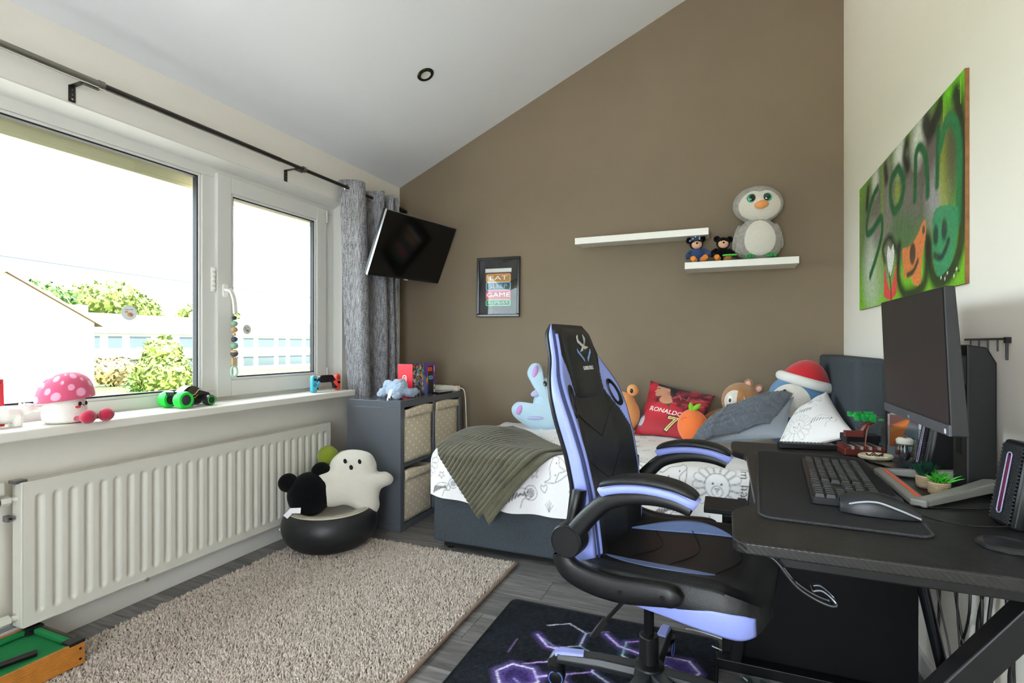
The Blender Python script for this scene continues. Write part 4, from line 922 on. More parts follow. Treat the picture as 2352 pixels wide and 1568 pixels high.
# ghost cushion: inflated outline
m_gh = M('ivory_teddy', '#e9e4d8', .95, bump=(240, .9, 4), sheen=.5)
gh = thing('ghost_plush', 'white ghost-shaped plush cushion leaning on the pouf', 'plush toy', (-1.905, 2.305, .216), (-.16, .07, AZ))
go = cat2([(-.085, 0), (-.155, .006), (-.215, .02), (-.225, .055), (-.195, .095), (-.19, .13), (-.215, .15), (-.205, .185), (-.165, .195), (-.125, .205), (-.10, .26), (-.05, .30), (.02, .305), (.08, .285), (.11, .235), (.12, .19), (.165, .185), (.20, .155), (.19, .12), (.145, .095), (.135, .05), (.14, .0), (.12, -.04), (.07, -.045), (.02, -.01), (-.03, .01)], 5)
def inflate(outline, thick, c, name, mat, parent, rings=10, pw=.55, **k):
    g = G(); n = len(outline); vs = []; fs = []
    for sgn in (-1, 1):
        o_ = len(vs)
        for r_ in range(rings):
            q = 1-r_/rings; h = thick*(1-q**2.6)**pw
            vs += [(c[0]+(x-c[0])*q, sgn*h, c[1]+(z-c[1])*q) for x, z in outline]
        vs.append((c[0], sgn*thick, c[1]))
        for r_ in range(rings-1):
            for i in range(n):
                f = (o_+r_*n+i, o_+r_*n+(i+1) % n, o_+(r_+1)*n+(i+1) % n, o_+(r_+1)*n+i); fs.append(f if sgn < 0 else f[::-1])
        for i in range(n):
            f = (o_+(rings-1)*n+i, o_+(rings-1)*n+(i+1) % n, o_+rings*n); fs.append(f if sgn < 0 else f[::-1])
    g.add(vs, fs); return g.build(name, mat, parent, ang=0, **k)
inflate([(x*1.10, z) for x, z in go], .075, (-.02, .14), 'body', m_gh, gh, 12, .5)
for (x_, z_, rx, rz) in ((-.046, .246, .009, .014), (.030, .244, .009, .014), (-.012, .212, .010, .016)): G().ell((x_, -.066 if z_ > .23 else -.071, z_), (rx, .006, rz), 14, 10, rot=rotm(.25, -.3)).build('eye' if z_ > .23 else 'mouth', M('felt_black', '#17161a', .9), gh)
# green plush tucked behind
gp = thing('green_plush', 'lime green plush toy tucked between ghost and radiator', 'plush toy', (-2.135, 2.42, .20), (0, 0, AZ))
m_gp = M('lime_plush', '#86952a', .95, bump=(200, .4), sheen=.3)
G().ell((-.02, 0, .245), (.062, .05, .070), 20, 14, rot=rotm(0, -.3)).build('head', m_gp, gp); G().ell((.06, 0, .235), (.035, .04, .045), 16, 10).build('snout', m_gp, gp); G().ell((.075, .0, .262), (.028, .02, .012), 12, 8, rot=rotm(0, .2)).build('crest', m_gp, gp)
G().ell((-.01, .0, .10), (.06, .05, .11), 20, 14).build('body', M('grey_mottled_plush', '#8b857a', .95, bump=(200, .6), var=(40, .3)), gp)

# ------------------------------------------------------------------ shag rug
rug = thing('shag_rug', 'beige shag rug on the dark laminate floor', 'rug', (0, 0, 0), (0, 0, 0))
rx0, rx1, ry0, ry1 = -2.185, -.972, .55, 2.415
G().box(rx0, rx1, ry0, ry1, .001, .008).build('backing', M('rug_backing', '#8d8174', .95), rug, smooth=False)
G().tube([(rx1, ry0, .009), (rx1+.002, ry1, .009)], .008, 8).build('edge_binding', M('rug_binding', '#8a7668', .9, bump=(200, .4)), rug)
G().tube([(rx0, ry1, .009), (rx1, ry1, .009)], .007, 8).build('edge_binding', M('rug_binding'), rug)
def tufts(n):
    x = RNG.uniform(rx0+.004, rx1-.006, n); y = RNG.uniform(ry0, ry1-.004, n)
    h = RNG.uniform(.012, .021, n); r = RNG.uniform(.0035, .0058, n); a = RNG.uniform(0, 6.28, n); lx, ly = RNG.normal(0, .007, n), RNG.normal(0, .007, n)
    V = np.zeros((n, 7, 3))
    for k in range(3):
        t = a+k*2.094
        V[:, k] = np.stack([x+r*np.cos(t), y+r*np.sin(t), np.full(n, .006)], 1)
        V[:, 3+k] = np.stack([x+lx*.6+r*.8*np.cos(t), y+ly*.6+r*.8*np.sin(t), h*.75+.004], 1)
    V[:, 6] = np.stack([x+lx, y+ly, h+.005], 1)
    F = []
    for k in range(3):
        k2 = (k+1) % 3; F += [(k, k2, 3+k2), (k, 3+k2, 3+k), (3+k, 3+k2, 6)]
    F = np.array(F)[None]+(np.arange(n)*7)[:, None, None]
    me = bpy.data.meshes.new('pile'); me.vertices.add(n*7); me.vertices.foreach_set('co', V.astype(np.float32).ravel())
    F = F.reshape(-1, 3); me.loops.add(F.size); me.polygons.add(len(F)); me.loops.foreach_set('vertex_index', F.ravel().astype(np.int32)); me.polygons.foreach_set('loop_start', (np.arange(len(F))*3).astype(np.int32))
    me.update(calc_edges=True)
    col = np.repeat(np.clip(RNG.normal(1, .12, n), .6, 1.35)[:, None], 7, 1)[..., None]*np.array(S('#cabdb3')[:3]); col = np.concatenate([col, np.ones((n, 7, 1))], 2)
    at = me.color_attributes.new('Col', 'FLOAT_COLOR', 'POINT'); at.data.foreach_set('color', col.astype(np.float32).ravel())
    me.polygons.foreach_set('use_smooth', [True]*len(F))
    return me
pl_ = link('pile', tufts(62000), M('rug_pile', '#ffffff', .95, attr='Col', sheen=.2), rug); pl_['kind'] = 'stuff'

# ------------------------------------------------------------------ toy pool table
po = thing('toy_pool_table', 'miniature pool table with green baize at the radiator foot', 'toy', (-2.022, 1.088, .0215))
TL, TW, TH = .52, .285, .078          # long side runs towards the camera (-y), width towards the wall (-x)
m_wd = M('oak_print', '#b5742c', .45, wave=('Z', 40, .15, 6), var=(30, .15)); m_bz = M('green_baize', '#0f7a42', .9, bump=(300, .2)); m_wdk = M('dark_wood_rail', '#3b2c27', .5)
def pbx(n, x0, x1, y0, y1, z0, z1, mt, bv=.0015): return G().box(x0, x1, y0, y1, z0, z1).build(n, mt, po, smooth=False, bevel=bv)
pbx('side_rail', -.010, 0, -TL, 0, 0, TH, m_wd); pbx('side_rail', -TW, -TW+.010, -TL, 0, 0, TH, m_wd)
pbx('end_rail', -TW+.01, -.01, -.010, 0, 0, TH, m_wdk); pbx('end_rail', -TW+.01, -.01, -TL, -TL+.01, 0, TH, m_wdk)
pbx('bed', -TW+.01, -.01, -TL+.01, -.01, .02, TH-.022, m_bz)
for (x0, x1, y0, y1) in ((-TW+.04, -.045, -.030, -.010), (-.030, -.010, -TL/2+.02, -.045), (-TW+.010, -TW+.03, -TL/2+.02, -.045), (-.030, -.010, -TL+.045, -TL/2-.02), (-TW+.010, -TW+.03, -TL+.045, -TL/2-.02)):
    pbx('cushion', x0, x1, y0, y1, TH-.018, TH-.001, m_bz, .004)
for x_, y_ in ((-.022, -.022), (-TW+.022, -.022), (-.022, -TL+.022), (-TW+.022, -TL+.022)):
    G().box(x_-.024, x_+.024, y_-.024, y_+.024, TH-.006, TH+.005).build('corner_cap', m_blackp, po, smooth=False, bevel=.003)
    G().cyl((x_-.006 if x_ > -.1 else x_+.006, y_-.008, TH-.016), (x_-.006 if x_ > -.1 else x_+.006, y_-.008, TH-.0065), .02, 18).build('pocket', M('pocket_black', '#050506', .9), po)
for z in (.02, .055): G().ell((.001, -.014, z), (.002, .004, .004), 10, 6).build('screw', m_blackm, po)
tag(G().cyl((-2.10, .99, .0215+TH-.009), (-2.19, .63, .0215+TH-.009), .011, 14, .008).build('pool_cue', M('cue_black', '#1d1718', .3)), 'short dark pool cue lying on the toy table baize', 'cue')
# ------------------------------------------------------------------ bed
m_bed = M('charcoal_felt', '#474e54', .95, bump=(420, .5, 3), var=(300, .25), spec=.2)
BX0, BX1, BY0, BY1, BZ = -1.47, .485, 2.455, 3.40, .545
bed = thing('box_spring_bed', 'charcoal upholstered single bed with a tall block headboard', 'bed', (0, 0, 0))
G().box(BX0, BX1, BY0, BY1, .04, .30).build('base', m_bed, bed, bevel=.012, seg=3)
G().box(BX0+.05, BX1-.05, BY0+.03, BY1-.05, .012, .04).build('plinth', M('plinth_black', '#0d0d0e', .8), bed, smooth=False)
for x_ in (BX0+.08, BX1-.08):
    for y_ in (BY0+.06, BY1-.06): G().cyl((x_, y_, 0), (x_, y_, .04), .025, 14).build('foot', m_blackp, bed)
G().box(.492, .598, 2.50, 3.41, .02, 1.048).build('headboard', m_bed, bed, bevel=.018, seg=4)
tag(G().box(BX0+.01, BX1-.005, BY0+.012, BY1-.01, .302, BZ-.006).build('mattress', M('mattress_white', '#d9d8d4', .9), bevel=.04, seg=4), 'white mattress on the charcoal bed base', 'mattress')

# printed sheet: line drawings of animals, stars and words
INK = '#4a4a52'
def draw_motifs(c, items):
    for kind, x, y, s_, r_ in items:
        co, si = math.cos(r_), math.sin(r_)
        def tr(pts): return [(x+s_*(a*co-b*si), y+s_*(a*si+b*co)) for a, b in pts]
        w = .0034
        def st(pts, closed=False, w_=w, al=.75): c.stroke(tr(pts), w_, INK, .003, al, closed)
        circ = lambda cx, cy, rr, n=20: [(cx+rr*math.cos(2*PI*i/n), cy+rr*math.sin(2*PI*i/n)) for i in range(n)]
        if kind == 'lion':
            for k in range(16):
                a = 2*PI*k/16; st(cat2([(.55*math.cos(a-.15), .55*math.sin(a-.15)), (.98*math.cos(a-.16), .98*math.sin(a-.16)), (1.08*math.cos(a), 1.08*math.sin(a)), (.98*math.cos(a+.16), .98*math.sin(a+.16)), (.55*math.cos(a+.15), .55*math.sin(a+.15))], 3, False), al=.6)
            st(circ(0, 0, .55), True); st(circ(0, -.22, .24), True); c.disc(*tr([(-.2, .1)])[0], s_*.05, s_*.05, INK); c.disc(*tr([(.2, .1)])[0], s_*.05, s_*.05, INK); st([(-.1, -.1), (.1, -.1), (0, -.22), (-.1, -.1)]); st([(0, -.22), (0, -.32)])
        elif kind == 'zebra':
            st(cat2([(-.9, -.5), (-.5, .2), (0, .5), (.6, .45), (.95, .2), (.8, -.1), (.4, -.1), (.2, -.6)], 4, False))
            for k in range(7): c.stroke(tr([(-.75+k*.2, -.35+.1*k), (-.62+k*.2, .12+.06*k-.012*k*k)]), .009, '#33333a', .004, .85)
            c.disc(*tr([(.66, .25)])[0], s_*.06, s_*.06, INK)
        elif kind == 'star':
            st([(math.cos(PI/2+i*PI/5)*(1 if i % 2 == 0 else .42), math.sin(PI/2+i*PI/5)*(1 if i % 2 == 0 else .42)) for i in range(10)], True)
        elif kind == 'fox':
            st(cat2([(-.9, .9), (-.6, .5), (0, .6), (.6, .5), (.9, .9), (.8, .1), (.3, -.6), (0, -.85), (-.3, -.6), (-.8, .1)], 4), True); st([(-.75, .1), (-.2, -.1), (0, -.6), (.2, -.1), (.75, .1)]); c.disc(*tr([(0, -.78)])[0], s_*.09, s_*.07, INK); c.disc(*tr([(-.35, .15)])[0], s_*.05, s_*.05, INK); c.disc(*tr([(.35, .15)])[0], s_*.05, s_*.05, INK)
        elif kind == 'ring':
            st(circ(0, 0, 1), True); st(circ(0, 0, .55), True); c.disc(*tr([(0, 0)])[0], s_*.45, s_*.45, '#8b8b92', .2, .7)
        elif kind == 'heart': st(cat2([(0, -.8), (-.8, .1), (-.5, .7), (0, .35), (.5, .7), (.8, .1)], 5), True)
        elif kind == 'leaf':
            for k in range(5): st([(0, -.8), (-.7+.35*k, .2+.3*(2-abs(k-2)))], al=.6)
        elif kind == 'drop':
            st(cat2([(0, .9), (-.6, -.1), (-.4, -.8), (.4, -.8), (.6, -.1)], 5), True)
        elif kind == 'text': c.text("I'm happy", x, y, s_, '#2d2d33', r_, bold=-.004)
        elif kind == 'dash':
            for k in range(5): st([(-.9+.4*k, .1*(-1)**k), (-.75+.4*k, .1*(-1)**k)])
        elif kind == 'blot': c.disc(x, y, s_, s_*.7, '#8f8f97', .5, .6, r_)
def scatter(x0, x1, y0, y1, n, keep, seed):
    r = np.random.default_rng(seed); out = list(keep); tries = 0
    while len(out) < n+len(keep) and tries < 4000:
        tries += 1; k = r.choice(['lion', 'zebra', 'star', 'star', 'fox', 'ring', 'heart', 'leaf', 'drop', 'dash', 'blot', 'star']); s_ = {'lion': .085, 'zebra': .075, 'star': .022, 'fox': .06, 'ring': .03, 'heart': .022, 'leaf': .03, 'drop': .028, 'dash': .05, 'blot': .025}[k]
        x, y = r.uniform(x0, x1), r.uniform(y0, y1)
        if all(math.hypot(x-o[1], y-o[2]) > (s_+(o[3] if o[0] != 'text' else .09))*1.15 for o in out): out.append((k, x, y, s_, r.uniform(-.5, .5)))
    return out
m_sheet = M('printed_cotton', '#ffffff', .9, attr='Col', bump=(500, .08), sheen=.15)
HEM = .235
c = Canvas(BX0-.02-.20, BX1-.01, -HEM, BY1-BY0-.02, .0043, '#eceaea')
keep = [('lion', -.035, -.045, .095, 0), ('text', .075, -.05, .055, -PI/2), ('fox', -.21, -.02, .075, .5), ('fox', -.76, -.035, .07, 1.5), ('star', -.885, -.06, .026, .2), ('zebra', -.965, -.165, .075, .05), ('ring', -.90, -.145, .032, 0), ('heart', -.83, -.12, .022, .2), ('star', -1.375, -.04, .022, 0), ('star', -1.34, -.10, .02, .4), ('star', -1.40, -.12, .02, .7), ('zebra', -1.40, -.19, .06, .1), ('ring', -1.33, -.155, .024, 0), ('leaf', -.80, -.19, .03, 0), ('star', -.40, -.14, .024, .3), ('lion', -.42, .05, .09, .4), ('zebra', -.25, -.17, .06, .2), ('drop', .08, -.18, .03, 1.4)]
draw_motifs(c, scatter(BX0-.2, BX1, -HEM, BY1-BY0-.05, 95, keep, 5)); c.noise(.012)
def drape(x, y, thick, bulge=0, hemwave=None):
    """x along the bed, y inward from the front top edge (negative = hanging); returns world xyz lying on the bed"""
    r = .045
    def bend(e):      # e>0 beyond the edge
        e = np.maximum(e, 0); a = np.minimum(e/r, PI/2)
        return r*np.sin(a), r*(1-np.cos(a))+np.maximum(e-r*PI/2, 0)
    hy, dzy = bend(r*1.0-y); hx, dzx = bend(BX0+r-x)
    X = np.where(x < BX0+r, BX0+r-hx, x); Y = np.where(y < r, BY0+r-hy, BY0+y)
    Z = BZ+thick-np.sqrt(dzy**2+dzx**2)+bulge
    out = np.clip(dzy/.25, 0, 1.4)
    return X-thick*np.clip(dzx/.05, 0, 1), Y-thick*np.clip(dzy/.05, 0, 1), Z, out
def sheet_fn(X, Y):
    w = .006*smoothnoise(X, Y, 3, 7, 1.5, 5)*np.clip(Y/.1, 0, 1)+.004*smoothnoise(X, Y, 4, 6, 5, 10)*np.clip(Y/.1, 0, 1)+.010*np.abs(smoothnoise(X, Y, 9, 4, .8, 2))*np.clip(Y/.2, 0, 1)
    hem = .03*np.sin(1.6*X+2.6)+.012*np.sin(5*X)
    Ys = np.where(Y < 0, Y*(1+hem/HEM), Y)
    x, y, z, o = drape(X, Ys, .008, w)
    y = y-o*(.010*np.sin(X*17)+.008*np.sin(X*31+1)+.006*np.sin(X*9))-o*.024-.004
    return x, y, z
sh = c.mesh(sheet_fn, 'printed_sheet', m_sheet)
tag(sh, 'white bed cover printed with line-drawn lions, zebras and stars', 'bed cover')

# olive ribbed throw hanging over the bed's front edge as a pointed flap
m_ol = M('olive_rib_plush', '#57533f', .95, bump=(240, .6, 3), sheen=.35, var=(14, .22))
th_ = thing('ribbed_throw', 'olive ribbed plush throw hanging over the foot of the bed', 'blanket', (0, 0, 0))
def throw(name, T_, L_, B_, R_, thick, seed, amp=.008, nr=24):
    n = 210
    u, v = np.meshgrid(np.linspace(0, 1, n), np.linspace(0, 1, n))     # u: L->T side across the ribs, v: along the ribs (T->R)
    v2 = v
    x = (1-u)*((1-v)*L_[0]+v*B_[0])+u*((1-v)*T_[0]+v*R_[0]); y = (1-u)*((1-v)*L_[1]+v*B_[1])+u*((1-v)*T_[1]+v*R_[1])
    x = x+.02*np.sin(3*v+1)*u*(1-u)*2; y = y+.03*np.sin(PI*v)*u
    bul = (.05*np.exp(-((x+1.28)/.22)**2-((y-.30)/.22)**2)+.010*smoothnoise(x, y, seed, 5, 1, 4))*np.clip((y-.02)/.12, 0, 1)
    rib = amp*np.abs(np.sin(u*nr*PI))**.8
    X, Y, Z, o = drape(x, y, thick, bul)
    up = np.clip(1-o*4, 0, 1)
    Z = Z+rib*up; Y = Y-rib*(1-up)-np.clip(o*6, 0, 1)*.016-o*.055-.010*o*np.sin(9*x+seed)
    return gridmesh(name, np.stack([X, Y, Z], 2).reshape(-1, 3), n, n, m_ol, parent=th_, solid=.006)
throw('top_layer', (-1.150, -.315), (-1.535, .10), (-1.30, .72), (-.76, .10), .020, 2)
throw('under_layer', (-1.085, -.325), (-1.50, .14), (-1.28, .70), (-.735, .07), .010, 4, .003)
G().sweep([(-1.285, BY0-.034, .385), (-1.295, BY0-.038, .36), (-1.30, BY0-.034, .325)], [(-.014, 0), (.014, 0), (.014, .001), (-.014, .001)], up=(0, -1, 0)).build('care_tag', M('tag_white'), th_)

# ------------------------------------------------------------------ cushions
def quad_pillow(c, q, thick, name, mat, parent, up, pinch=.07, wr=.004, seed=1, **k):
    """inflated cushion over the bilinear quad q = B,R,T,L; canvas c (unit square) gives colours or None"""
    B_, R_, T_, L_ = [np.array(p, float) for p in q]
    if c is not None: xs, ys = c.xs, c.ys
    else: xs = ys = np.linspace(0, 1, 60)
    U, V_ = np.meshgrid(xs, ys); a, b = 2*U-1, 2*V_-1
    uu = .5+.5*a*(1-pinch*(1-b*b)); vv = .5+.5*b*(1-pinch*(1-a*a))
    P = ((1-uu)*(1-vv))[..., None]*B_+(uu*(1-vv))[..., None]*R_+(uu*vv)[..., None]*T_+((1-uu)*vv)[..., None]*L_
    n = np.cross(R_-B_, L_-B_)+np.cross(T_-R_, L_-R_); n = n/np.linalg.norm(n)
    if n @ np.array(up) < 0: n = -n
    h = thick*(np.clip(1-np.abs(a)**2.6, 0, 1)*np.clip(1-np.abs(b)**2.6, 0, 1))**.55
    h = h+wr*smoothnoise(U, V_, seed, 6, 1, 4)*np.clip(h/thick*2, 0, 1)
    V1 = (P+n*h[..., None]).reshape(-1, 3); V2 = (P-n*h[..., None]*.9).reshape(-1, 3)
    nx, ny = len(xs), len(ys)
    cr = np.cross(R_-B_, L_-B_) @ n > 0
    o = gridmesh(name, V1, nx, ny, mat, c.rgba() if c is not None else None, parent, flip=not cr, **k)
    return o, V2, nx, ny, cr, n
# printed pillow by the headboard
c = Canvas(0, 1, 0, 1, .007, '#eceaea')
def scale_items(items): return [(k, x, y, s_*1.75, r_) for k, x, y, s_, r_ in items]
draw_motifs_u = lambda items: draw_motifs(c, items)
draw_motifs(c, [('text', .42, .62, .12, -.2), ('dash', .42, .52, .12, -.2), ('lion', .36, .27, .22, .3), ('zebra', .74, .26, .19, -.3), ('star', .2, .5, .05, 0), ('drop', .7, .62, .05, .3), ('blot', .62, .75, .06, 0), ('fox', .8, .75, .08, .4), ('blot', .25, .8, .06, 1), ('ring', .12, .2, .05, 0)])
pp = thing('printed_pillow', 'white pillow printed with lions and zebras propped on the headboard', 'pillow', (0, 0, 0))
Q = ((.195, 2.62, .605), (.484, 2.45, .742), (.455, 2.93, .875), (.315, 2.86, .765))
o, V2, nx, ny, cr, n_ = quad_pillow(c, Q, .055, 'front', m_sheet, pp, (-.4, -.6, .5)); gridmesh('back', V2, nx, ny, M('pillow_cotton', '#e6e4e4', .9), parent=pp, flip=cr)
# grey knitted cushion with satin underside
m_kn = M('grey_knit', '#5d636c', .95, bump=(260, .6, 3), var=(40, .2), sheen=.3); m_sat = M('grey_satin', '#7b828b', .45, bump=(8, .25), sheen=.3)
kn = thing('knit_cushion', 'grey cable-knit cushion with satin underside lying across the plush toys', 'cushion', (0, 0, 0))
Qk = ((-.135, 2.80, .605), (.265, 2.68, .680), (.31, 2.88, .850), (-.05, 3.00, .68))
o, V2, nx, ny, cr, n_ = quad_pillow(None, Qk, .05, 'satin_body', m_sat, kn, (-.2, -.6, .7)); gridmesh('satin_back', V2, nx, ny, m_sat, parent=kn, flip=cr)
ck = Canvas(0, 1, 0, 1, .006, '#71767e')
Qt = ((-.165, 2.75, .585), (.195, 2.735, .725), (.305, 2.885, .858), (-.05, 3.0, .685))
B_, R_, T_, L_ = [np.array(p) for p in Qt]
def knit_fn(U, V_):
    P = ((1-U)*(1-V_))[..., None]*B_+(U*(1-V_))[..., None]*R_+(U*V_)[..., None]*T_+((1-U)*V_)[..., None]*L_
    n = np.cross(R_-B_, L_-B_); n = n/np.linalg.norm(n); n = n if n[2] > 0 else -n
    a, b = 2*U-1, 2*V_-1
    h = .048*np.clip((1-np.abs(a)**3)*(1-np.abs(b)**3), 0, 1)**.5+.004
    ph = V_*9+.12*np.sin(U*46)*((np.floor(V_*9) % 2))+.25*np.sin(U*5)
    h = h+.030*(1-np.abs(a)**8)*np.abs(np.sin(ph*.62*PI))**.6+.003*np.sin(U*120)*np.sin(V_*60)+.008*np.exp(-((U-.33)/.03)**2)
    P = P+n*h[..., None]; return P[..., 0], P[..., 1], P[..., 2]
ck.mesh(knit_fn, 'knit_cover', m_kn, kn, solid=.006)
# football cushion
c = Canvas(0, 1, 0, 1, .006, '#3a0f1c')
for _ in range(60): c.disc(RNG.uniform(.3, 1), RNG.uniform(.3, 1), RNG.uniform(.02, .10), RNG.uniform(.02, .06), random.choice(['#8a1528', '#c2263a', '#5a1022', '#2a0c16', '#e0455a']), .8, .5, RNG.uniform(0, 3))
for _ in range(30): c.disc(RNG.uniform(0, .15), RNG.uniform(.4, 1), .05, .06, random.choice(['#d02038', '#b01830']), .8, .6)
for k in range(12):
    x = RNG.uniform(.45, .95); y = RNG.uniform(.5, .95); c.stroke([(x, y), (x+RNG.uniform(-.1, .1), y+RNG.uniform(-.1, .1)), (x+RNG.uniform(-.1, .1), y+RNG.uniform(-.12, .1))], .008, '#f07a86', .01, .7)
c.fill(cat2([(0, 0), (.02, .25), (.10, .45), (.20, .56), (.33, .62), (.50, .58), (.66, .50), (.80, .35), (.84, .15), (.82, 0)], 6), '#c01f30')        # shirt
c.disc(.75, .2, .2, .3, '#7a1020', .9, .5); c.disc(.4, .12, .3, .15, '#8a1424', .9, .5); c.disc(.3, .45, .2, .1, '#d8404a', .9, .4)
c.stroke(cat2([(.30, .60), (.38, .57), (.46, .60)], 5, False), .03, '#1f5a3a', .01); c.fill([(.40, .58), (.45, .48), (.44, .58)], '#1f5a3a')
c.fill(cat2([(.25, .62), (.27, .72), (.22, .70), (.17, .70), (.145, .74), (.15, .77), (.125, .79), (.15, .84), (.15, .90), (.20, .97), (.34, .97), (.42, .86), (.43, .72), (.47, .62), (.36, .57)], 6), '#c98f72')   # head in profile
c.fill(cat2([(.155, .93), (.21, 1.0), (.36, 1.02), (.47, .93), (.47, .78), (.42, .74), (.38, .80), (.36, .90), (.27, .91)], 6), '#1c1416'); c.disc(.36, .80, .025, .04, '#b87a60'); c.stroke([(.165, .86), (.20, .87)], .016, '#2a1a18'); c.disc(.33, .70, .08, .10, '#b57c62', .6, .5)
c.disc(.05, .22, .05, .10, '#cfd8e8', .15, .9); c.stroke([(.0, .28), (.08, .33)], .02, '#2f5fae', .01); c.stroke([(.0, .14), (.09, .12)], .02, '#2f5fae', .01)
c.text('RONALDO', .42, .42, .118, '#f2ece8', rot=-.10, bold=.012); c.text('7', .56, .18, .40, '#2a1013', rot=-.08, bold=.05); c.text('7', .56, .18, .38, '#e8d8a0', rot=-.08, bold=.02); c.text('7', .56, .18, .38, '#a5812f', rot=-.08, bold=-.022)
fc = thing('football_cushion', 'red cushion printed with a footballer in a number seven shirt', 'cushion', (0, 0, 0))
Q = ((-.515, 3.20, .562), (-.155, 3.10, .560), (-.057, 3.335, .800), (-.440, 3.375, .878))
o, V2, nx, ny, cr, n_ = quad_pillow(c, Q, .045, 'printed_front', M('cushion_print', '#ffffff', .6, attr='Col', sheen=.2), fc, (0, -.8, .4)); gridmesh('back', V2, nx, ny, M('cushion_red', '#5a1020', .7), parent=fc, flip=cr)

# ------------------------------------------------------------------ plush toys on the bed
# pale blue long-eared cushion (plain rabbit-like shape)
sb_ = thing('blue_rabbit_cushion', 'pale blue long-eared plush cushion against the taupe wall on the bed', 'plush toy', (-1.075, 3.235, .558), (-.20, 0, .30))
so = cat2([(-.22, .07), (-.24, .13), (-.20, .17), (-.14, .15), (-.11, .12), (-.095, .19), (-.085, .24), (-.11, .29), (-.14, .36), (-.115, .42), (-.07, .43), (-.04, .40), (-.03, .335), (.03, .33), (.10, .33), (.11, .40), (.15, .42), (.18, .36), (.15, .28), (.12, .22), (.14, .12), (.20, .08), (.14, .01), (.0, -.015), (-.12, .005)], 5)
m_sb = M('pale_blue_velour', '#b7d3e4', .9, bump=(300, .25), sheen=.3); inflate(so, .06, (0, .14), 'body', m_sb, sb_, 12, .5)
m_pk = M('lilac_velour', '#c79ad4', .9)
for (x_, z_, rx, rz, ry_) in ((-.085, .365, .018, .045, .2), (-.185, .115, .020, .035, .5), (.14, .36, .016, .04, -.2)): G().ell((x_, -.040, z_), (rx, .012, rz), 16, 12, rot=rotm(0, ry_)).build('inner_ear', m_pk, sb_)
for x_ in (-.02, .065): G().ell((x_, -.052, .285), (.014, .006, .019), 14, 10).build('eye', M('eye_black'), sb_)
G().ell((.022, -.058, .255), (.016, .007, .011), 14, 10).build('nose', M('nose_violet', '#6a6aa8', .8), sb_)
G().ell((-.075, -.045, .225), (.040, .008, .022), 14, 10, rot=rotm(0, -.4)).build('paw', M('pale_violet_velour', '#b3b9dd', .9), sb_)
G().ell((-.08, -.058, .062), (.055, .008, .012), 16, 8).build('belly_patch', M('pale_violet_velour'), sb_)
# orange frog plush
fr = thing('frog_plush', 'apricot frog plush with bulging eyes behind the chair on the bed', 'plush toy', (-.60, 3.24, .560), (0, 0, .05))
m_fr = M('apricot_plush', '#e8a566', .9, bump=(300, .35), sheen=.3)
g = G(); g.ell((0, 0, .115), (.115, .09, .12), 28, 18).ell((0, -.005, .185), (.09, .075, .07), 24, 14); g.build('body', m_fr, fr, remesh=.007, smoothit=3)
for sx in (-1, 1):
    e = G().ell((sx*.072, -.01, .265), (.036, .032, .036), 20, 14).build('eye_bump', m_fr, fr); G().ell((sx*.072-.004, -.040, .263), (.010, .005, .014), 12, 8).build('eye', M('bead_black'), e)
    G().ell((sx*.06, -.085, .025), (.03, .03, .022), 14, 10).build('foot', m_fr, fr)
# orange carrot-like plush with leaves
og = thing('orange_fruit_plush', 'bright orange fruit plush with green leaves beside the football cushion', 'plush toy', (-.142, 2.985, .562), (0, -.22, 0))
m_og = M('orange_velour', '#f0793a', .85, bump=(300, .25), sheen=.3); m_lf = M('leaf_felt', '#86bf2c', .9)
G().ell((0, 0, .098), (.082, .066, .096), 24, 18).build('body', m_og, og)
for a in (.1, 1.1): G().ell((.03*math.sin(a)+.01, -.01, .198), (.014, .010, .034), 12, 8, rot=rotm(0, a)).build('leaf', m_lf, og)
for x_, z_ in ((-.075, .04), (.02, .09)): G().ell((x_, -.055, z_), (.016, .008, .013), 10, 8).build('hand', m_lf, og)
for x_ in (-.03, .035): G().ell((x_, -.05, .012), (.014, .02, .012), 10, 8).build('foot', M('felt_cream', '#e6d6bf', .9), og)
for k in range(6): G().ell((-.045+.012*k, -.052+.002*abs(k-2), .155+.006*math.sin(k)), (.002, .002, .003), 6, 4).build('stitch', M('thread_red', '#a8302a', .8), og)
# chipmunk-like plush
cm = thing('squirrel_plush', 'brown squirrel plush lying behind the knitted cushion', 'plush toy', (.065, 3.10, .70), (0, .10, .12))
m_br = M('ginger_plush', '#b07c4a', .95, bump=(220, .8, 4), var=(30, .15), sheen=.4); m_crm = M('cream_plush')
G().ell((0, 0, .10), (.098, .085, .098), 28, 18).build('head', m_br, cm)
cap_patch('face', m_crm, (0, 0, .10), (.098, .085, .098), 0, 0, lambda t: (-.38+.50*math.cos(t), -.05+.62*math.sin(t)), cm, 1.02)
cap_patch('face_stripe', m_br, (0, 0, .10), (.098, .085, .098), 0, 0, lambda t: (-.16+.16*math.cos(t), .12+.62*math.sin(t)), cm, 1.03)
G().ell((-.062, -.066, .105), (.014, .006, .022), 14, 10, rot=rotm(0, 0, -.6)).build('eye', M('eye_white', '#f3efe6', .5), cm); G().ell((-.064, -.071, .100), (.007, .004, .011), 10, 8, rot=rotm(0, 0, -.6)).build('pupil', M('pupil_maroon', '#3f1d1a', .3), cm)
for x_, a in ((.03, .15), (.085, .7)):
    e = G().ell((x_, .0, .195-.2*max(0, x_-.03)*2), (.024, .014, .028), 16, 10, rot=rotm(0, a)).build('ear', m_br, cm); G().ell((x_-.003, -.012, .195-.2*max(0, x_-.03)*2), (.014, .006, .018), 12, 8, rot=rotm(0, a)).build('inner_ear', M('pink_felt', '#e3b3b4', .9), e)
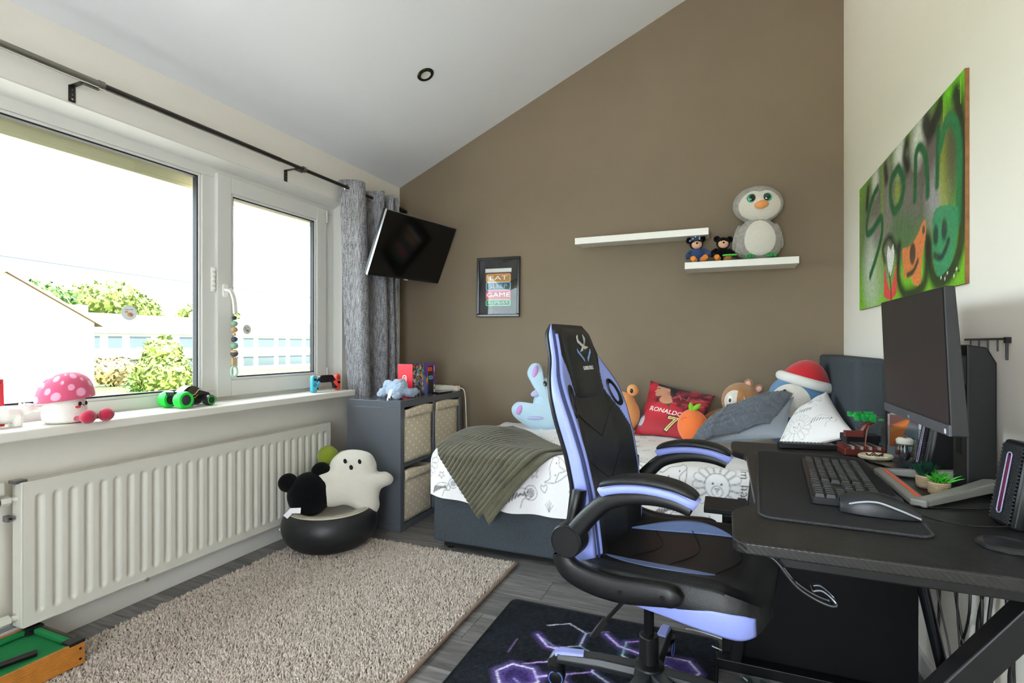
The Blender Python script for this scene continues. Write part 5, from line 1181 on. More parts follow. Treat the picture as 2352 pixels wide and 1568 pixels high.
G().tube(catmull([(-.04, 0, .03), (-.11, -.02, .01), (-.17, -.03, -.035)], 5), [.03]*11, 12).build('arm', M('brown_plush_dark', '#8a5b40', .95, bump=(220, .6)), cm)
G().ell((0, .02, -.04), (.09, .07, .09), 20, 14).build('body', m_crm, cm)
# big blue plush in a red hat
sn = thing('blue_hat_plush', 'round blue plush with cream face wearing a red winter hat', 'plush toy', (.300, 3.10, .635), (0, .28, .0))
m_bl = M('steel_blue_plush', '#5c87ad', .9, bump=(300, .3), sheen=.3)
G().ell((0, 0, .19), (.145, .115, .13), 32, 20).build('head', m_bl, sn)
cap_patch('face', m_crm, (0, 0, .19), (.145, .115, .13), 0, 0, lambda t: (-.28+.62*math.cos(t)*(1-.1*math.sin(t)), -.10+.66*math.sin(t)), sn, 1.015)
for x_ in (-.085, -.005): G().ell((x_, -.106, .215), (.009, .005, .011), 10, 8).build('eye', M('bead_black'), sn)
G().ell((.148, -.045, .205), (.034, .022, .036), 16, 10).build('ear', M('light_blue_plush', '#86aacb', .9), sn)
G().ell((0, .02, .05), (.13, .10, .12), 24, 14).build('body', m_bl, sn)
hat = G().lathe([(.112, .285), (.108, .32), (.085, .355), (.055, .385), (.025, .40), (0, .403)], 28, T(.005, .005, 0)).build('hat', M('red_felt', '#c21c28', .9, bump=(200, .3), sheen=.3), sn)
G().tube([(.005+.118*math.cos(a), .005+.105*math.sin(a), .288) for a in np.linspace(0, 2*PI, 33)[:-1]], .026, 12, closed=True).build('hat_trim', M('white_plush'), hat)
# ------------------------------------------------------------------ gaming floor mat
mat_ = thing('hexagon_mat', 'black floor mat with glowing purple hexagon print under the chair', 'mat', (0, 0, 0))
MX0, MX1, MY0, MY1 = -.845, -.030, .88, 2.078
c = Canvas(MX0, MX1, MY0, MY1, .0045, '#1a1d23')
c.noise(.22, 3)
for _ in range(60): c.disc(RNG.uniform(MX0, MX1), RNG.uniform(MY0, MY1), RNG.uniform(.03, .1), RNG.uniform(.02, .06), random.choice(['#262b34', '#0d0e11', '#1c222b']), .9, .35, RNG.uniform(0, 3))
HS = .088; rr_ = np.random.default_rng(21)
def hexpts(cx, cy): return [(cx+HS*math.cos(PI/6+PI/3*i), cy+HS*math.sin(PI/6+PI/3*i)) for i in range(6)]
for j in range(-1, 10):
    for i in range(-1, 7):
        cx = -.72+i*HS*math.sqrt(3)+(j % 2)*HS*math.sqrt(3)/2; cy = 1.10+j*HS*1.5
        if not (-.70 < cx < -.12 and 1.2 < cy < 2.0): continue
        p = hexpts(cx, cy)
        for k in range(6):
            q = rr_.random()
            if q < .38: continue
            a, b = p[k], p[(k+1) % 6]; col, glow = (('#bfe6ea', '#3d7f8c'), ('#d9dcf4', '#6a6fa8'), ('#c9a3f2', '#6a3fb0'))[int(rr_.integers(0, 3))]
            if q > .86: c.stroke([a, b], .022, glow, .025, .35)
            c.stroke([a, b], .0055, col, .004, .85 if q > .62 else .3)
for (cx, cy) in ((-.155, 1.845), (-.64, 1.60)):
    p = [(cx+.075*math.cos(PI/3*i), cy+.065*math.sin(PI/3*i)) for i in range(6)]
    c.fill(p, '#5a3f96', .4); c.stroke(p, .028, '#8a72cc', .03, .55, True); c.stroke(p, .007, '#e3dcf8', .004, 1, True)
for p in ([(-.66, 1.86), (-.60, 1.80), (-.53, 1.80)], [(-.42, 1.96), (-.36, 1.90), (-.27, 1.88), (-.22, 1.82)], [(-.58, 1.62), (-.52, 1.66), (-.44, 1.60)]):
    c.stroke(p, .026, '#7a5cc0', .03, .55); c.stroke(p, .008, '#d8c9fa', .005, 1)
c.noise(.25)
c.mesh(lambda X, Y: (X, Y, .007+.0012*smoothnoise(X, Y, 8, 5, 20, 50)), 'printed_pile', M('mat_print', '#ffffff', .95, attr='Col', bump=(260, .5, 3), spec=.2), mat_)
G().prism(rrect(MX0-.004, MX1+.004, MY0-.004, MY1+.004, .012), .0005, .006).build('base', M('mat_rubber', '#101113', .8), mat_, smooth=False)
G().tube([(x, y, .006) for x, y in rrect(MX0-.003, MX1+.003, MY0-.003, MY1+.003, .03, 6)], .0042, 8, closed=True).build('edge_binding', M('mat_edge', '#15161a', .8), mat_)

# ------------------------------------------------------------------ gaming chair (local: x forward, y to the sitter's left)
ch = thing('gaming_chair', 'black and lilac racing-style gaming chair facing the desk', 'chair', (-.22, 1.65, .008), (0, 0, math.radians(-8)))
m_pu = M('black_leatherette_chair', '#141517', .42, bump=(350, .12, 2)); m_li = M('lilac_leatherette', '#97a5ee', .45, bump=(350, .10, 2)); m_arm = M('black_arm_plastic', '#111214', .38, bump=(400, .08)); m_pv = M('chair_upholstery', '#ffffff', .42, attr='Col', bump=(350, .10, 2))
BLK, LIL, BLU = S('#141517'), S('#97a5ee'), S('#7d97cf')
zsB = [.43, .47, .52, .60, .68, .78, .88, .95, 1.0, 1.05, 1.10, 1.14, 1.162]
wB = [.19, .21, .22, .228, .236, .246, .255, .252, .225, .178, .158, .148, .118]
xcB = [-.095, -.098, -.102, -.112, -.124, -.146, -.174, -.196, -.211, -.226, -.239, -.251, -.268]
blB = [.02, .022, .025, .028, .03, .032, .03, .024, .012, .004, 0, 0, 0]
xbB = [-.175, -.19, -.192, -.178, -.165, -.182, -.212, -.230, -.245, -.262, -.28, -.29, -.288]
def smooth_interp(z, ys):
    return float(np.interp(z, zsB, ys))
zz_ = np.linspace(.43, 1.162, 150); ker = np.ones(9)/9
def sm(ys):
    v = np.interp(zz_, zsB, ys); vp = np.concatenate([np.full(4, v[0]), v, np.full(4, v[-1])]); return np.convolve(vp, ker, 'valid')
Wz, Xc, Bl, Xb = sm(wB), sm(xcB), sm(blB), sm(xbB)
nf_, ns_, nb_ = 91, 9, 25; N_ = nf_+2*ns_+nb_
V = []; Cc = []
wedge = [(.150, 1.06), (.200, 1.005), (.240, .955), (.246, .90), (.236, .76), (.222, .80), (.185, .875), (.125, .945), (.128, 1.0)]
def inpoly(x, y, P):
    r = False
    for i in range(len(P)):
        (ax, ay), (bx, by) = P[i], P[(i+1) % len(P)]
        if (ay > y) != (by > y) and x < (bx-ax)*(y-ay)/(by-ay)+ax: r = not r
    return r
for z, w, xc, bl, xb in zip(zz_, Wz, Xc, Bl, Xb):
    e = np.clip((z-.43)/.03, 0, 1)**.5*np.clip((1.168-z)/.03, 0, 1)**.5
    xm = (xc+xb)/2
    def put(x, y, col): V.append((xm+(x-xm)*(.25+.75*e), y, z)); Cc.append(col)
    for i in range(nf_):
        y = -w*.94+2*w*.94*i/(nf_-1); q = abs(y)/w
        x = xc+bl*np.clip((q-.45)/.45, 0, 1)**1.5-.010*np.clip((q-.86)/.08, 0, 1)**2
        col = LIL if (inpoly(abs(y), z, wedge) or (q > .875 and z > .5 and z < 1.13)) else BLK
        put(x, y, col)
    xe = xc+bl-.010
    for i in range(ns_):
        t = (i+.5)/ns_; put(xe+(xb+.012-xe)*t, w*(.94+.06*math.sin(PI*t)**.6), LIL if .06 < t < .9 and z > .46 else BLK)
    for i in range(nb_):
        y = w*.94-2*w*.94*i/(nb_-1); put(xb-.006*math.cos(y/w*1.4), y, BLK)
    for i in range(ns_):
        t = 1-(i+.5)/ns_; put(xe+(xb+.012-xe)*t, -w*(.94+.06*math.sin(PI*t)**.6), LIL if .06 < t < .9 and z > .46 else BLK)
g = G(); n2 = len(zz_)
g.v = V; g.f = [(j*N_+i, j*N_+(i+1) % N_, (j+1)*N_+(i+1) % N_, (j+1)*N_+i) for j in range(n2-1) for i in range(N_)]+[tuple(range(N_-1, -1, -1)), tuple(range((n2-1)*N_, n2*N_))]
g.c = Cc; g.build('backrest', m_pv, ch, ang=1.2)
def xfront(y, z):
    w = np.interp(z, zz_, Wz); q = abs(y)/w
    return float(np.interp(z, zz_, Xc)+np.interp(z, zz_, Bl)*np.clip((q-.45)/.45, 0, 1)**1.5)
# piping along the side edges
for s_ in (-1, 1):
    G().tube([(np.interp(z, zz_, Xc)+np.interp(z, zz_, Bl)-.008, s_*np.interp(z, zz_, Wz)*.945, z) for z in np.linspace(.46, 1.14, 50)], .0035, 6).build('piping', M('navy_piping', '#2a3560', .5), ch)
    G().tube([(np.interp(z, zz_, Xb)+.008, s_*np.interp(z, zz_, Wz)*.955, z) for z in np.linspace(.46, 1.14, 50)], .004, 6).build('piping', m_pu, ch)
# headrest pad
V = []; nh, nz_ = 31, 46
for j in range(nz_):
    z = .932+(1.158-.932)*j/(nz_-1)
    for i in range(nh):
        a = -1+2*i/(nh-1); y = a*(.120 if z < 1.1 else .120-.25*(z-1.1)*max(0, abs(a)))
        b = 2*j/(nz_-1)-1; h = .020*(max(0, 1-abs(a)**5)*max(0, 1-abs(b)**8))**.6
        V.append((xfront(y, min(z, 1.155))-.004+h-.02*max(0, (z-1.12)/.04)**2, y, z-.010*(1-a*a)*(b < -.6)))
gridmesh('headrest_pad', V, nh, nz_, m_pu, parent=ch)
def face_m(z, off):
    x0 = xfront(0, z); x1 = xfront(0, z+.02); tilt = math.atan2(x1-x0, .02)
    return T(x0+.0165+off, 0, z) @ Matrix(((0, 0, 1, 0), (1, 0, 0, 0), (0, 1, 0, 0), (0, 0, 0, 1))) @ rotm(tilt, 0, 0)
m_lg = M('logo_grey', '#c9c9cb', .5); m_lb = M('logo_blue', '#7fa3d8', .5)
def flat(poly, name, mt, z, off=.0015):
    g = G(); n = len(poly); mm = face_m(z, off); g.add([(a, b-z*0, 0) for a, b in poly], [tuple(range(n))], mm); return g.build(name, mt, ch, smooth=False, solid=.001)
zl = 1.098
flat([(-.036, .026), (-.022, .032), (-.028, .014), (.012, -.006), (.044, -.010), (.010, -.018), (-.038, .006)], 'logo', m_lg, zl)
flat([(.020, .034), (.034, .022), (.030, .010), (-.002, -.004), (-.034, -.026), (-.012, -.022), (.008, -.008), (.022, .008), (.020, .018)], 'logo', m_lg, zl)
for s_ in (-1, 1):
    for k in range(4):
        x0 = .014+k*.011; flat([(s_*x0, -.012+.0085*k-.006), (s_*(x0+.008), -.012+.0085*k+.001), (s_*(x0+.008), -.012+.0085*k+.012), (s_*x0, -.012+.0085*k+.005)][::s_], 'logo_chevron', m_lb, 1.058)
g = G(); mm = face_m(1.020, .0015)
for t_ in text_tris('GAMERS CHOICE', .0175, .012): g.add([(p[0]*.62, p[1], 0) for p in t_], [(0, 1, 2)], mm)
g.build('logo_text', m_lg, ch, smooth=False, solid=.001)
# oval mesh ports in the shoulders
for s_ in (-1, 1):
    cy, cz_ = s_*.182, .928
    g = G(); pts = []
    for a in np.linspace(0, 2*PI, 33)[:-1]:
        y = cy+.024*math.cos(a)-s_*.014*math.sin(a); z = cz_+.044*math.sin(a); pts.append((xfront(y, z)+.002, y, z))
    vent = g.tube(pts, .0045, 8, closed=True).build('port_ring', m_arm, ch)
    g = G(); ctr = (xfront(cy, cz_)-.003, cy, cz_); g.add([ctr]+[(p[0]-.001, p[1], p[2]) for p in pts], [(0, 1+i, 1+(i+1) % 32) for i in range(32)]); g.build('port_mesh', M('perforated_mesh', '#2a2d33', .5, .3, bump=(700, 1.0, 0)), vent)
# seams of the backrest
for zt in (.835, .700):
    for s_ in (-1, 1): G().tube([(xfront(s_*y, zt+k_)+.0006, s_*y, zt+k_) for y, k_ in zip(np.linspace(0, .15, 9), np.linspace(-.035, .05, 9))], .0016, 5).build('seam', M('seam_black', '#060607', .6), ch)
# seat
xs_ = np.concatenate([np.linspace(-.185, .24, 84), np.linspace(.245, .352, 44)])
wS = np.interp(xs_, [-.185, -.15, -.08, .05, .18, .26, .30, .325, .345, .352], [.17, .215, .245, .262, .272, .270, .260, .24, .19, .13])
tS = np.interp(xs_, [-.185, -.15, 0, .15, .25, .30, .33, .352], [.455, .470, .478, .488, .490, .482, .465, .438])
bS = np.interp(xs_, [-.185, -.1, .1, .22, .29, .34, .352], [.425, .412, .402, .390, .385, .40, .42])
_sm = lambda v: np.convolve(np.concatenate([np.full(6, v[0]), v, np.full(6, v[-1])]), np.ones(13)/13, 'valid')
wS, tS, bS = _sm(wS), _sm(tS), _sm(bS)
V = []; Cc = []; nt_, nsd, nbt = 101, 20, 15; NS = nt_+2*nsd+nbt
wedS = [(-.10, .10), (-.02, .165), (.06, .195), (.14, .205), (.205, .175), (.12, .152), (.02, .135)]
for x, w, t_, b_ in zip(xs_, wS, tS, bS):
    def put(y, z, col): V.append((x, y, z)); Cc.append(col)
    for i in range(nt_):
        y = -w*.93+2*w*.93*i/(nt_-1); q = abs(y)/w
        put(y, t_+.022*np.clip((q-.5)/.35, 0, 1)**1.5*np.clip((.33-x)/.1, 0, 1)-.012*np.clip((q-.8)/.13, 0, 1)**2, BLK)
    te = t_+.010*np.clip((.33-x)/.1, 0, 1)
    for s_, rng in ((1, range(nsd)), (None, None), (-1, range(nsd-1, -1, -1))):
        if s_ is None:
            for i in range(nbt): put(w*.9-2*w*.9*i/(nbt-1), b_-.004, BLK)
            continue
        for i in rng:
            u = (i+.5)/nsd; z = te+(b_-te)*u; put(s_*w*(.93+.07*math.sin(PI*min(1, u*.8+.1))), z, BLK)
g = G(); g.v = V; n2 = len(xs_)
g.f = [(j*NS+i, (j+1)*NS+i, (j+1)*NS+(i+1) % NS, j*NS+(i+1) % NS) for j in range(n2-1) for i in range(NS)]+[tuple(range(NS)), tuple(range(n2*NS-1, (n2-1)*NS-1, -1))]
g.c = Cc; g.build('seat', m_pv, ch, ang=1.2)
def seat_at(x):
    return np.interp(x, xs_, wS), np.interp(x, xs_, tS), np.interp(x, xs_, bS)
def side_pt(x, u, s_):
    w, t_, b_ = seat_at(x); te = t_+.010*np.clip((.33-x)/.1, 0, 1)
    return (x, s_*(w*(.93+.07*math.sin(PI*min(1, u*.8+.1)))+.0012), te+(b_-te)*u)
def top_pt(x, y):
    w, t_, b_ = seat_at(x); q = abs(y)/w
    return (x, y, t_+.022*np.clip((q-.5)/.35, 0, 1)**1.5*np.clip((.33-x)/.1, 0, 1)-.012*np.clip((q-.8)/.13, 0, 1)**2+.0012)
for s_ in (-1, 1):
    g = G(); g.grid(lambda a, b: side_pt(-.17+.493*a, (u0 := float(np.interp(-.17+.493*a, [-.17, .08, .15, .22, .30, .323], [.78, .72, .62, .45, .34, .36])))+(1.0-u0)*b, s_), 70, 10, flip=s_ < 0); g.build('side_trim', m_li, ch, ang=0, solid=.0016)
    g = G(); g.grid(lambda a, b: top_pt(-.10+.32*a, s_*(.125+.030*a+(.115*math.sin(PI*a**.85)**.8*(.4+.6*a)*.9)*b)), 50, 8, flip=s_ > 0); g.build('seat_panel', M('steel_blue_leatherette', '#7d97cf', .42, bump=(350, .1, 2)), ch, ang=0, solid=.0012)
for pts in ([(-.02, -.12, .482), (.04, 0, .480), (-.01, .12, .482)], [(.10, -.15, .492), (.15, 0, .487), (.10, .15, .492)], [(.22, -.16, .496), (.265, 0, .489), (.22, .16, .496)]):
    G().tube(catmull(pts, 6), .0018, 5).build('seam', M('seam_black'), ch)
G().box(-.12, .14, -.11, .11, .372, .402).build('mechanism', m_blackm, ch, bevel=.006)
G().cyl((.16, -.10, .335), (.16, -.10, .385), .028, 16).build('tilt_knob', m_blackp, ch)
lv = G().tube([(.0, -.06, .375), (-.04, -.12, .345), (-.082, -.165, .295)], .006, 8).build('lever', m_blackm, ch); G().sweep([(-.080, -.163, .297), (-.098, -.178, .272), (-.112, -.190, .248)], [(-.011,-.003),(.011,-.003),(.011,.003),(-.011,.003)], up=(.5,0,.5)).build('lever_handle', m_blackp, lv, bevel=.002)
# arms
def egg(a, b, n=14): return [(a*math.copysign(abs(math.cos(t))**.6, math.cos(t)), b*math.copysign(abs(math.sin(t))**.6, math.sin(t))) for t in np.linspace(0, 2*PI, n+1)[:-1]]
for s_ in (-1, 1):
    Y = s_*.285
    pth = catmull([(-.046, Y, .704), (-.028, Y, .716), (.02, Y, .729), (.08, Y, .735), (.14, Y, .730), (.178, Y, .718), (.198, Y, .706)], 5); k = len(pth)
    sc = [max(.25, math.sin(PI*min(1, max(0, (i+1.2)/(k+1.4))))**.30) for i in range(k)]
    ar = G().sweep(pth, egg(.040, .0145), scale=[(q, 1) for q in sc]).build('armrest_band', m_li, ch, ang=1.2)
    G().sweep([(p[0], p[1], p[2]+.0165) for p in pth], egg(.038, .0125), scale=[(q*.97, max(.3, q)) for q in sc]).build('armrest_pad', m_pu, ar, ang=1.2)
    G().sweep([(p[0]*1.0, p[1]-s_*0, p[2]+.009) for p in pth[2:-2]], egg(.0403, .0014), scale=sc[2:-2]).build('stitching', M('stitch_blue', '#6f7fc4', .6), ar)
    up_ = catmull([(-.140, Y, .555), (-.118, Y, .590), (-.075, Y, .642), (-.03, Y, .682), (.03, Y, .703), (.09, Y, .711), (.145, Y, .707), (.186, Y, .695)], 5); k = len(up_)
    G().sweep(up_, egg(.028, .023), scale=[(1, 1.2-.5*i/k) for i in range(k)]).build('arm_upper', m_arm, ch, ang=1.2)
    lo = catmull([(-.150, Y, .550), (-.160, Y, .515), (-.138, Y, .480), (-.08, Y, .461), (.0, Y, .456), (.07, Y, .464), (.125, Y, .470), (.162, Y, .464)], 5); k = len(lo)
    al = G().sweep(lo, egg(.020, .028), scale=[((1 if i < k-4 else .92-.16*(i-k+4)), (.85+.35*math.sin(PI*i/k))*(1 if i < k-4 else .95-.17*(i-k+4))) for i in range(k)]).build('arm_lower', m_arm, ch, ang=1.2)
    for x_, z_ in ((.01, .457), (.118, .468)): G().cyl((x_, Y+s_*.018, z_), (x_, Y+s_*.0215, z_), .007, 12).build('screw_hole', M('hole_black', '#020202', .9), al)
    dk = G().lathe([(0, .030), (.040, .030), (.045, .025), (.046, .0), (.046, -.026), (0, -.026)], 32, T(-.140, Y, .562) @ rotm(-s_*PI/2)).build('pivot_disc', m_arm, ch)
    G().tube([(-.140+.041*math.cos(a), Y+s_*.0300, .562+.041*math.sin(a)) for a in np.linspace(0, 2*PI, 33)[:-1]], .0015, 6, closed=True).build('disc_groove', m_blackm, dk)
    G().sweep(catmull([(-.150, s_*.258, .545), (-.140, s_*.258, .60), (-.128, s_*.256, .655), (-.125, s_*.25, .690)], 4), egg(.016, .034), up=(0, s_, 0), scale=[(1, 1-.06*max(0, i-8)) for i in range(13)]).build('back_bracket', m_arm, ch, ang=1.2)
# gas lift, star base, castors
G().cyl((0, 0, .18), (0, 0, .38), .0155, 20).build('gas_piston', M('piston_black', '#1f2022', .25, .6), ch)
G().cyl((0, 0, .07), (0, 0, .20), .030, 24, .029).build('lift_sleeve', m_blackp, ch, bevel=.003)
G().lathe([(0, .055), (.045, .06), (.055, .085), (.045, .11), (.032, .118), (0, .118)], 24).build('hub', m_blackp, ch)
for a, R_ in ((195, .285), (92, .255), (268, .285), (318, .285), (358, .285)):
    A = math.radians(a); ca, sa = math.cos(A), math.sin(A)
    lgp = [(.04*ca, .04*sa, .088), (.15*ca, .15*sa, .096), (R_*ca, R_*sa, .092)]
    lg = G().sweep(lgp, [(-.026,-.020),(.026,-.020),(.030,-.004),(.020,.016),(-.020,.016),(-.030,-.004)], scale=[1.05, .95, .8]).build('base_leg', M('leg_graphite', '#2a2c2f', .35, bump=(300, .05)), ch, bevel=.003)
    G().sweep([((R_-.085)*ca, (R_-.085)*sa, .1098), ((R_-.02)*ca, (R_-.02)*sa, .1072), ((R_+.008)*ca, (R_+.008)*sa, .100)], [(-.018,-.004),(.018,-.004),(.014,.005),(-.014,.005)]).build('foot_cap', M('lilac_plastic', '#9ba3e6', .45), lg, bevel=.002)
    cx, cy = (R_+.004)*ca, (R_+.004)*sa
    G().lathe([(0, 0), (.022, .002), (.029, .012), (.029, .026), (0, .028)], 16, T(cx, cy, .044)).build('castor_housing', m_blackp, lg)
    for t_ in (-1, 1):
        w_ = G().lathe([(0, .013), (.019, .013), (.026, .010), (.0282, 0), (.0282, -.007), (0, -.007)], 22, T(cx-t_*.009*sa, cy+t_*.009*ca, .0285) @ rotm(0, 0, A) @ rotm(-t_*PI/2)).build('castor_wheel', m_blackp, lg)
        G().tube([(cx-t_*.0222*sa+.022*math.cos(b)*ca, cy+t_*.0222*ca+.022*math.cos(b)*sa, .0285+.022*math.sin(b)) for b in np.linspace(0, 2*PI, 25)[:-1]], .0018, 6, closed=True).build('wheel_ring', M('ring_blue', '#5f78c9', .4), lg)
# ------------------------------------------------------------------ desk
DZ = .740
m_dt = M('carbon_print_top', '#1b1a1a', .36, wave=('DIAGONAL', 60, .12), var=(3, .05)); m_de = M('carbon_edge', '#17191c', .5, wave=('DIAGONAL', 60, .3))
dk_ = thing('gaming_desk', 'black carbon-textured gaming desk along the right wall', 'desk', (0, 0, 0))
ol_ = [(.606, 1.050), (.606, 2.140), (.035, 2.140), (.020, 2.128), (.016, 2.05), (.020, 1.95), (.055, 1.905), (.063, 1.88), (.063, 1.335), (.055, 1.31), (.020, 1.262), (.012, 1.235), (.012, 1.075), (.020, 1.056), (.036, 1.050)]
G().prism(ol_[::-1], DZ-.022, DZ).build('desk_top', m_dt, dk_, smooth=False, bevel=.0035, seg=3)
G().box(.09, .56, 1.09, 1.13, DZ-.052, DZ-.0225).build('frame_beam', m_blackm, dk_, smooth=False, bevel=.003)
G().box(.08, .56, 1.91, 1.95, DZ-.052, DZ-.0225).build('frame_beam', m_blackm, dk_, smooth=False, bevel=.003)
G().box(.075, .11, 1.30, 1.90, DZ-.050, DZ-.0225).build('side_beam', m_blackm, dk_, smooth=False, bevel=.003)
# K-shaped leg frames at both ends
def bar(name, p0, p1, a, b_, up=(0, 1, 0)): return G().sweep([p0, p1], [(-a,-b_),(a,-b_),(a,b_),(-a,b_)], up=up).build(name, m_blackm, dk_, smooth=False, bevel=.003)
bar('leg', (.52, 1.14, DZ-.023), (.02, 1.14, .02), .022, .022); bar('foot_bar', (.0, 1.14, .018), (.56, 1.14, .018), .018, .022)
G().cyl((.331, 1.18, DZ-.052), (.467, 1.18, .03), .010, 16).build('brace', M('pole_gloss_black', '#1a1b1e', .15, .8), dk_)
bar('leg', (.10, 1.93, DZ-.023), (.03, 1.93, .02), .018, .020); bar('foot_bar', (-.03, 1.93, .018), (.56, 1.93, .018), .018, .022)
# headphone hook of bent wire under the near edge
hk = G()
base = [(.075, 1.075, .712), (.090, 1.075, .700), (.118, 1.085, .662), (.150, 1.09, .640), (.178, 1.09, .632), (.184, 1.095, .637), (.165, 1.10, .652), (.150, 1.10, .650)]
hk.tube(catmull(base, 5), .0028, 8); hk.tube(catmull([(a, b+.022, z) for a, b, z in base], 5), .0028, 8); hk.tube([(base[-1][0], base[-1][1], base[-1][2]), (base[-1][0], base[-1][1]+.022, base[-1][2])], .0028, 8); hk.tube([(.178, 1.09, .632), (.178, 1.112, .632)], .0028, 8); hk.tube([(.118, 1.085, .662), (.118, 1.107, .662)], .0028, 8)
hk.build('headphone_hook', M('wire_dark_chrome', '#5c5f64', .25, .9), dk_)
G().box(.05, .10, 1.068, 1.11, .7125, .7178).build('hook_plate', m_blackm, dk_, smooth=False)
# computer tower under the desk
ct = thing('computer_tower', 'plain black computer tower in a black stand under the desk', 'computer', (0, 0, 0))
G().box(.040, .543, 1.962, 2.13, .03, .51).build('case', M('case_black', '#060708', .6, bump=(300, .04), spec=.25), ct, smooth=False, bevel=.004)
G().box(.034, .549, 1.957, 1.9615, .03, .51).build('side_panel', M('case_black'), ct, smooth=False, bevel=.0015)
G().box(-.012, .022, 1.955, 1.985, .02, .512).build('stand_post', m_blackm, ct, smooth=False, bevel=.003); G().box(-.072, .30, 1.95, 2.10, .513, .533).build('stand_top', m_blackm, ct, smooth=False, bevel=.003); G().box(-.012, .045, 1.955, 2.10, .0, .02).build('stand_foot', m_blackm, ct, smooth=False)
for x_ in (.12, .48): G().box(x_-.03, x_+.03, 1.98, 2.11, .0, .03).build('foot', m_blackp, ct, smooth=False)
G().box(.543, .556, 1.98, 2.09, .26, .34).build('rear_socket', m_blackp, ct, bevel=.002)

# ------------------------------------------------------------------ things on the desk
dm = thing('desk_pad', 'long black cloth desk pad with stitched edge on the desk', 'desk pad', (.232, 1.58, DZ+.0005), (0, 0, -.045))
pts = rrect(-.150, .150, -.375, .375, .03, 6)
G().prism(pts, 0, .003).build('cloth', M('pad_cloth', '#17181b', .8, bump=(500, .2)), dm, smooth=False)
G().tube([(x, y, .0022) for x, y in pts], .0026, 6, closed=True).build('stitched_edge', M('pad_stitch', '#3a3c40', .6, bump=(600, .5)), dm)
# keyboard with single keys
KZ = DZ+.0042
kb = thing('keyboard', 'black keyboard with grey-lit keys lying on the desk pad', 'keyboard', (.268, 1.570, KZ), (0, 0, -.075))
G().prism(rrect(-.072, .072, -.228, .228, .006), 0, .016).build('case', M('kb_case', '#131416', .4, bump=(300, .05)), kb, bevel=.002)
m_key = M('key_black', '#2a2c2f', .45, bump=(300, .05))
km = {}
def key(w, d, x, y):
    k_ = (round(w, 4), round(d, 4))
    if k_ not in km:
        g = G(); a, b_ = w/2-.0007, d/2-.0007; q = .0022
        g.add([(-a,-b_,0),(a,-b_,0),(a,b_,0),(-a,b_,0),(-a+q,-b_+q,.008),(a-q,-b_+q,.008),(a-q,b_-q,.008),(-a+q,b_-q,.008)], [(0,1,5,4),(1,2,6,5),(2,3,7,6),(3,0,4,7),(4,5,6,7)])
        km[k_] = g.build('key', m_key, kb, loc=(x, y, .016), smooth=False).data
    else: link('key', km[k_], None, kb, loc=(x, y, .016))
UK = .0196; rows = [[1]*15, [1]*13+[2], [1.5]+[1]*12+[1.5], [1.8]+[1]*11+[2.2], [2.3]+[1]*10+[2.7], [1.25, 1.25, 1.25, 6.25, 1.25, 1.25, 1.25, 1.25]]
for r_, row_ in enumerate(rows):
    xk = .058-r_*.0218-(.004 if r_ > 0 else 0); yk = .218
    tot = sum(row_)
    for w in row_:
        ww = w*15/tot*UK; key(.0205, ww, xk, yk-ww/2); yk -= ww
    yk -= .006
    for j in range(3 if r_ != 3 else 0): key(.0205, UK, xk, yk-UK/2-j*UK)
    yk -= 3*UK+.006
    if r_ > 0:
        for j in range(4):
            if yk-UK*(j+.5) > -.224: key(.0205, UK, xk, yk-UK/2-j*UK)
# mouse
ms = thing('computer_mouse', 'black ergonomic computer mouse with a pale stripe on the pad', 'mouse', (.300, 1.318, KZ-.0008), (0, 0, -.10)); ms.scale = (1.1, 1.1, 1.15)
g = G(); nL, nA = 28, 18
V = []
for j in range(nL):
    t = j/(nL-1); x = -.064+.128*t; h = .040*math.sin(PI*min(1, .12+.80*t))**.8*(1-.30*t)+.004; w = .034*(math.sin(PI*min(.97, .10+.84*t))**.45)*(1-.10*math.sin(PI*t))
    for i in range(nA):
        a = PI*i/(nA-1); V.append((x, -w*math.cos(a), .003+h*math.sin(a)**.75))
gridmesh('shell', V, nA, nL, M('mouse_shell', '#202226', .35, var=(120, .25)), parent=ms, flip=True)
V2 = [(-.064+.128*t, s_*.033*(math.sin(PI*min(.97, .10+.84*t))**.45)*(1-.10*math.sin(PI*t)), .003) for s_ in (-1, 1) for t in np.linspace(0, 1, 20)]
G().add(V2, [(i, i+1, 20+i+1, 20+i) for i in range(19)]).build('sole', m_blackp, ms)
G().tube(catmull([(-.060, -.012, .012), (-.035, -.031, .026), (-.005, -.0335, .030), (.03, -.033, .020), (.062, -.020, .006)], 6), .0018, 6).build('light_stripe', M('stripe_grey', '#aeb4be', .3), ms)
G().cyl((.03, -.004, .030), (.03, .004, .030), .009, 16).build('scroll_wheel', m_blackm, ms)
G().tube(catmull([(.062, 0, .010), (.09, .0, .004), (.14, -.01, .003), (.21, .03, .003), (.25, .06, .003)], 6), .0018, 6).build('cable', m_blackp, ms)
tag(G().tube(catmull([(.325, 1.45, KZ+.004), (.38, 1.425, DZ+.003), (.46, 1.43, DZ+.003), (.55, 1.46, DZ+.003), (.60, 1.48, DZ+.003)], 8), .0019, 6).build('keyboard_cable', m_blackp), 'thin black keyboard cable running past the stand to the speaker', 'cable')

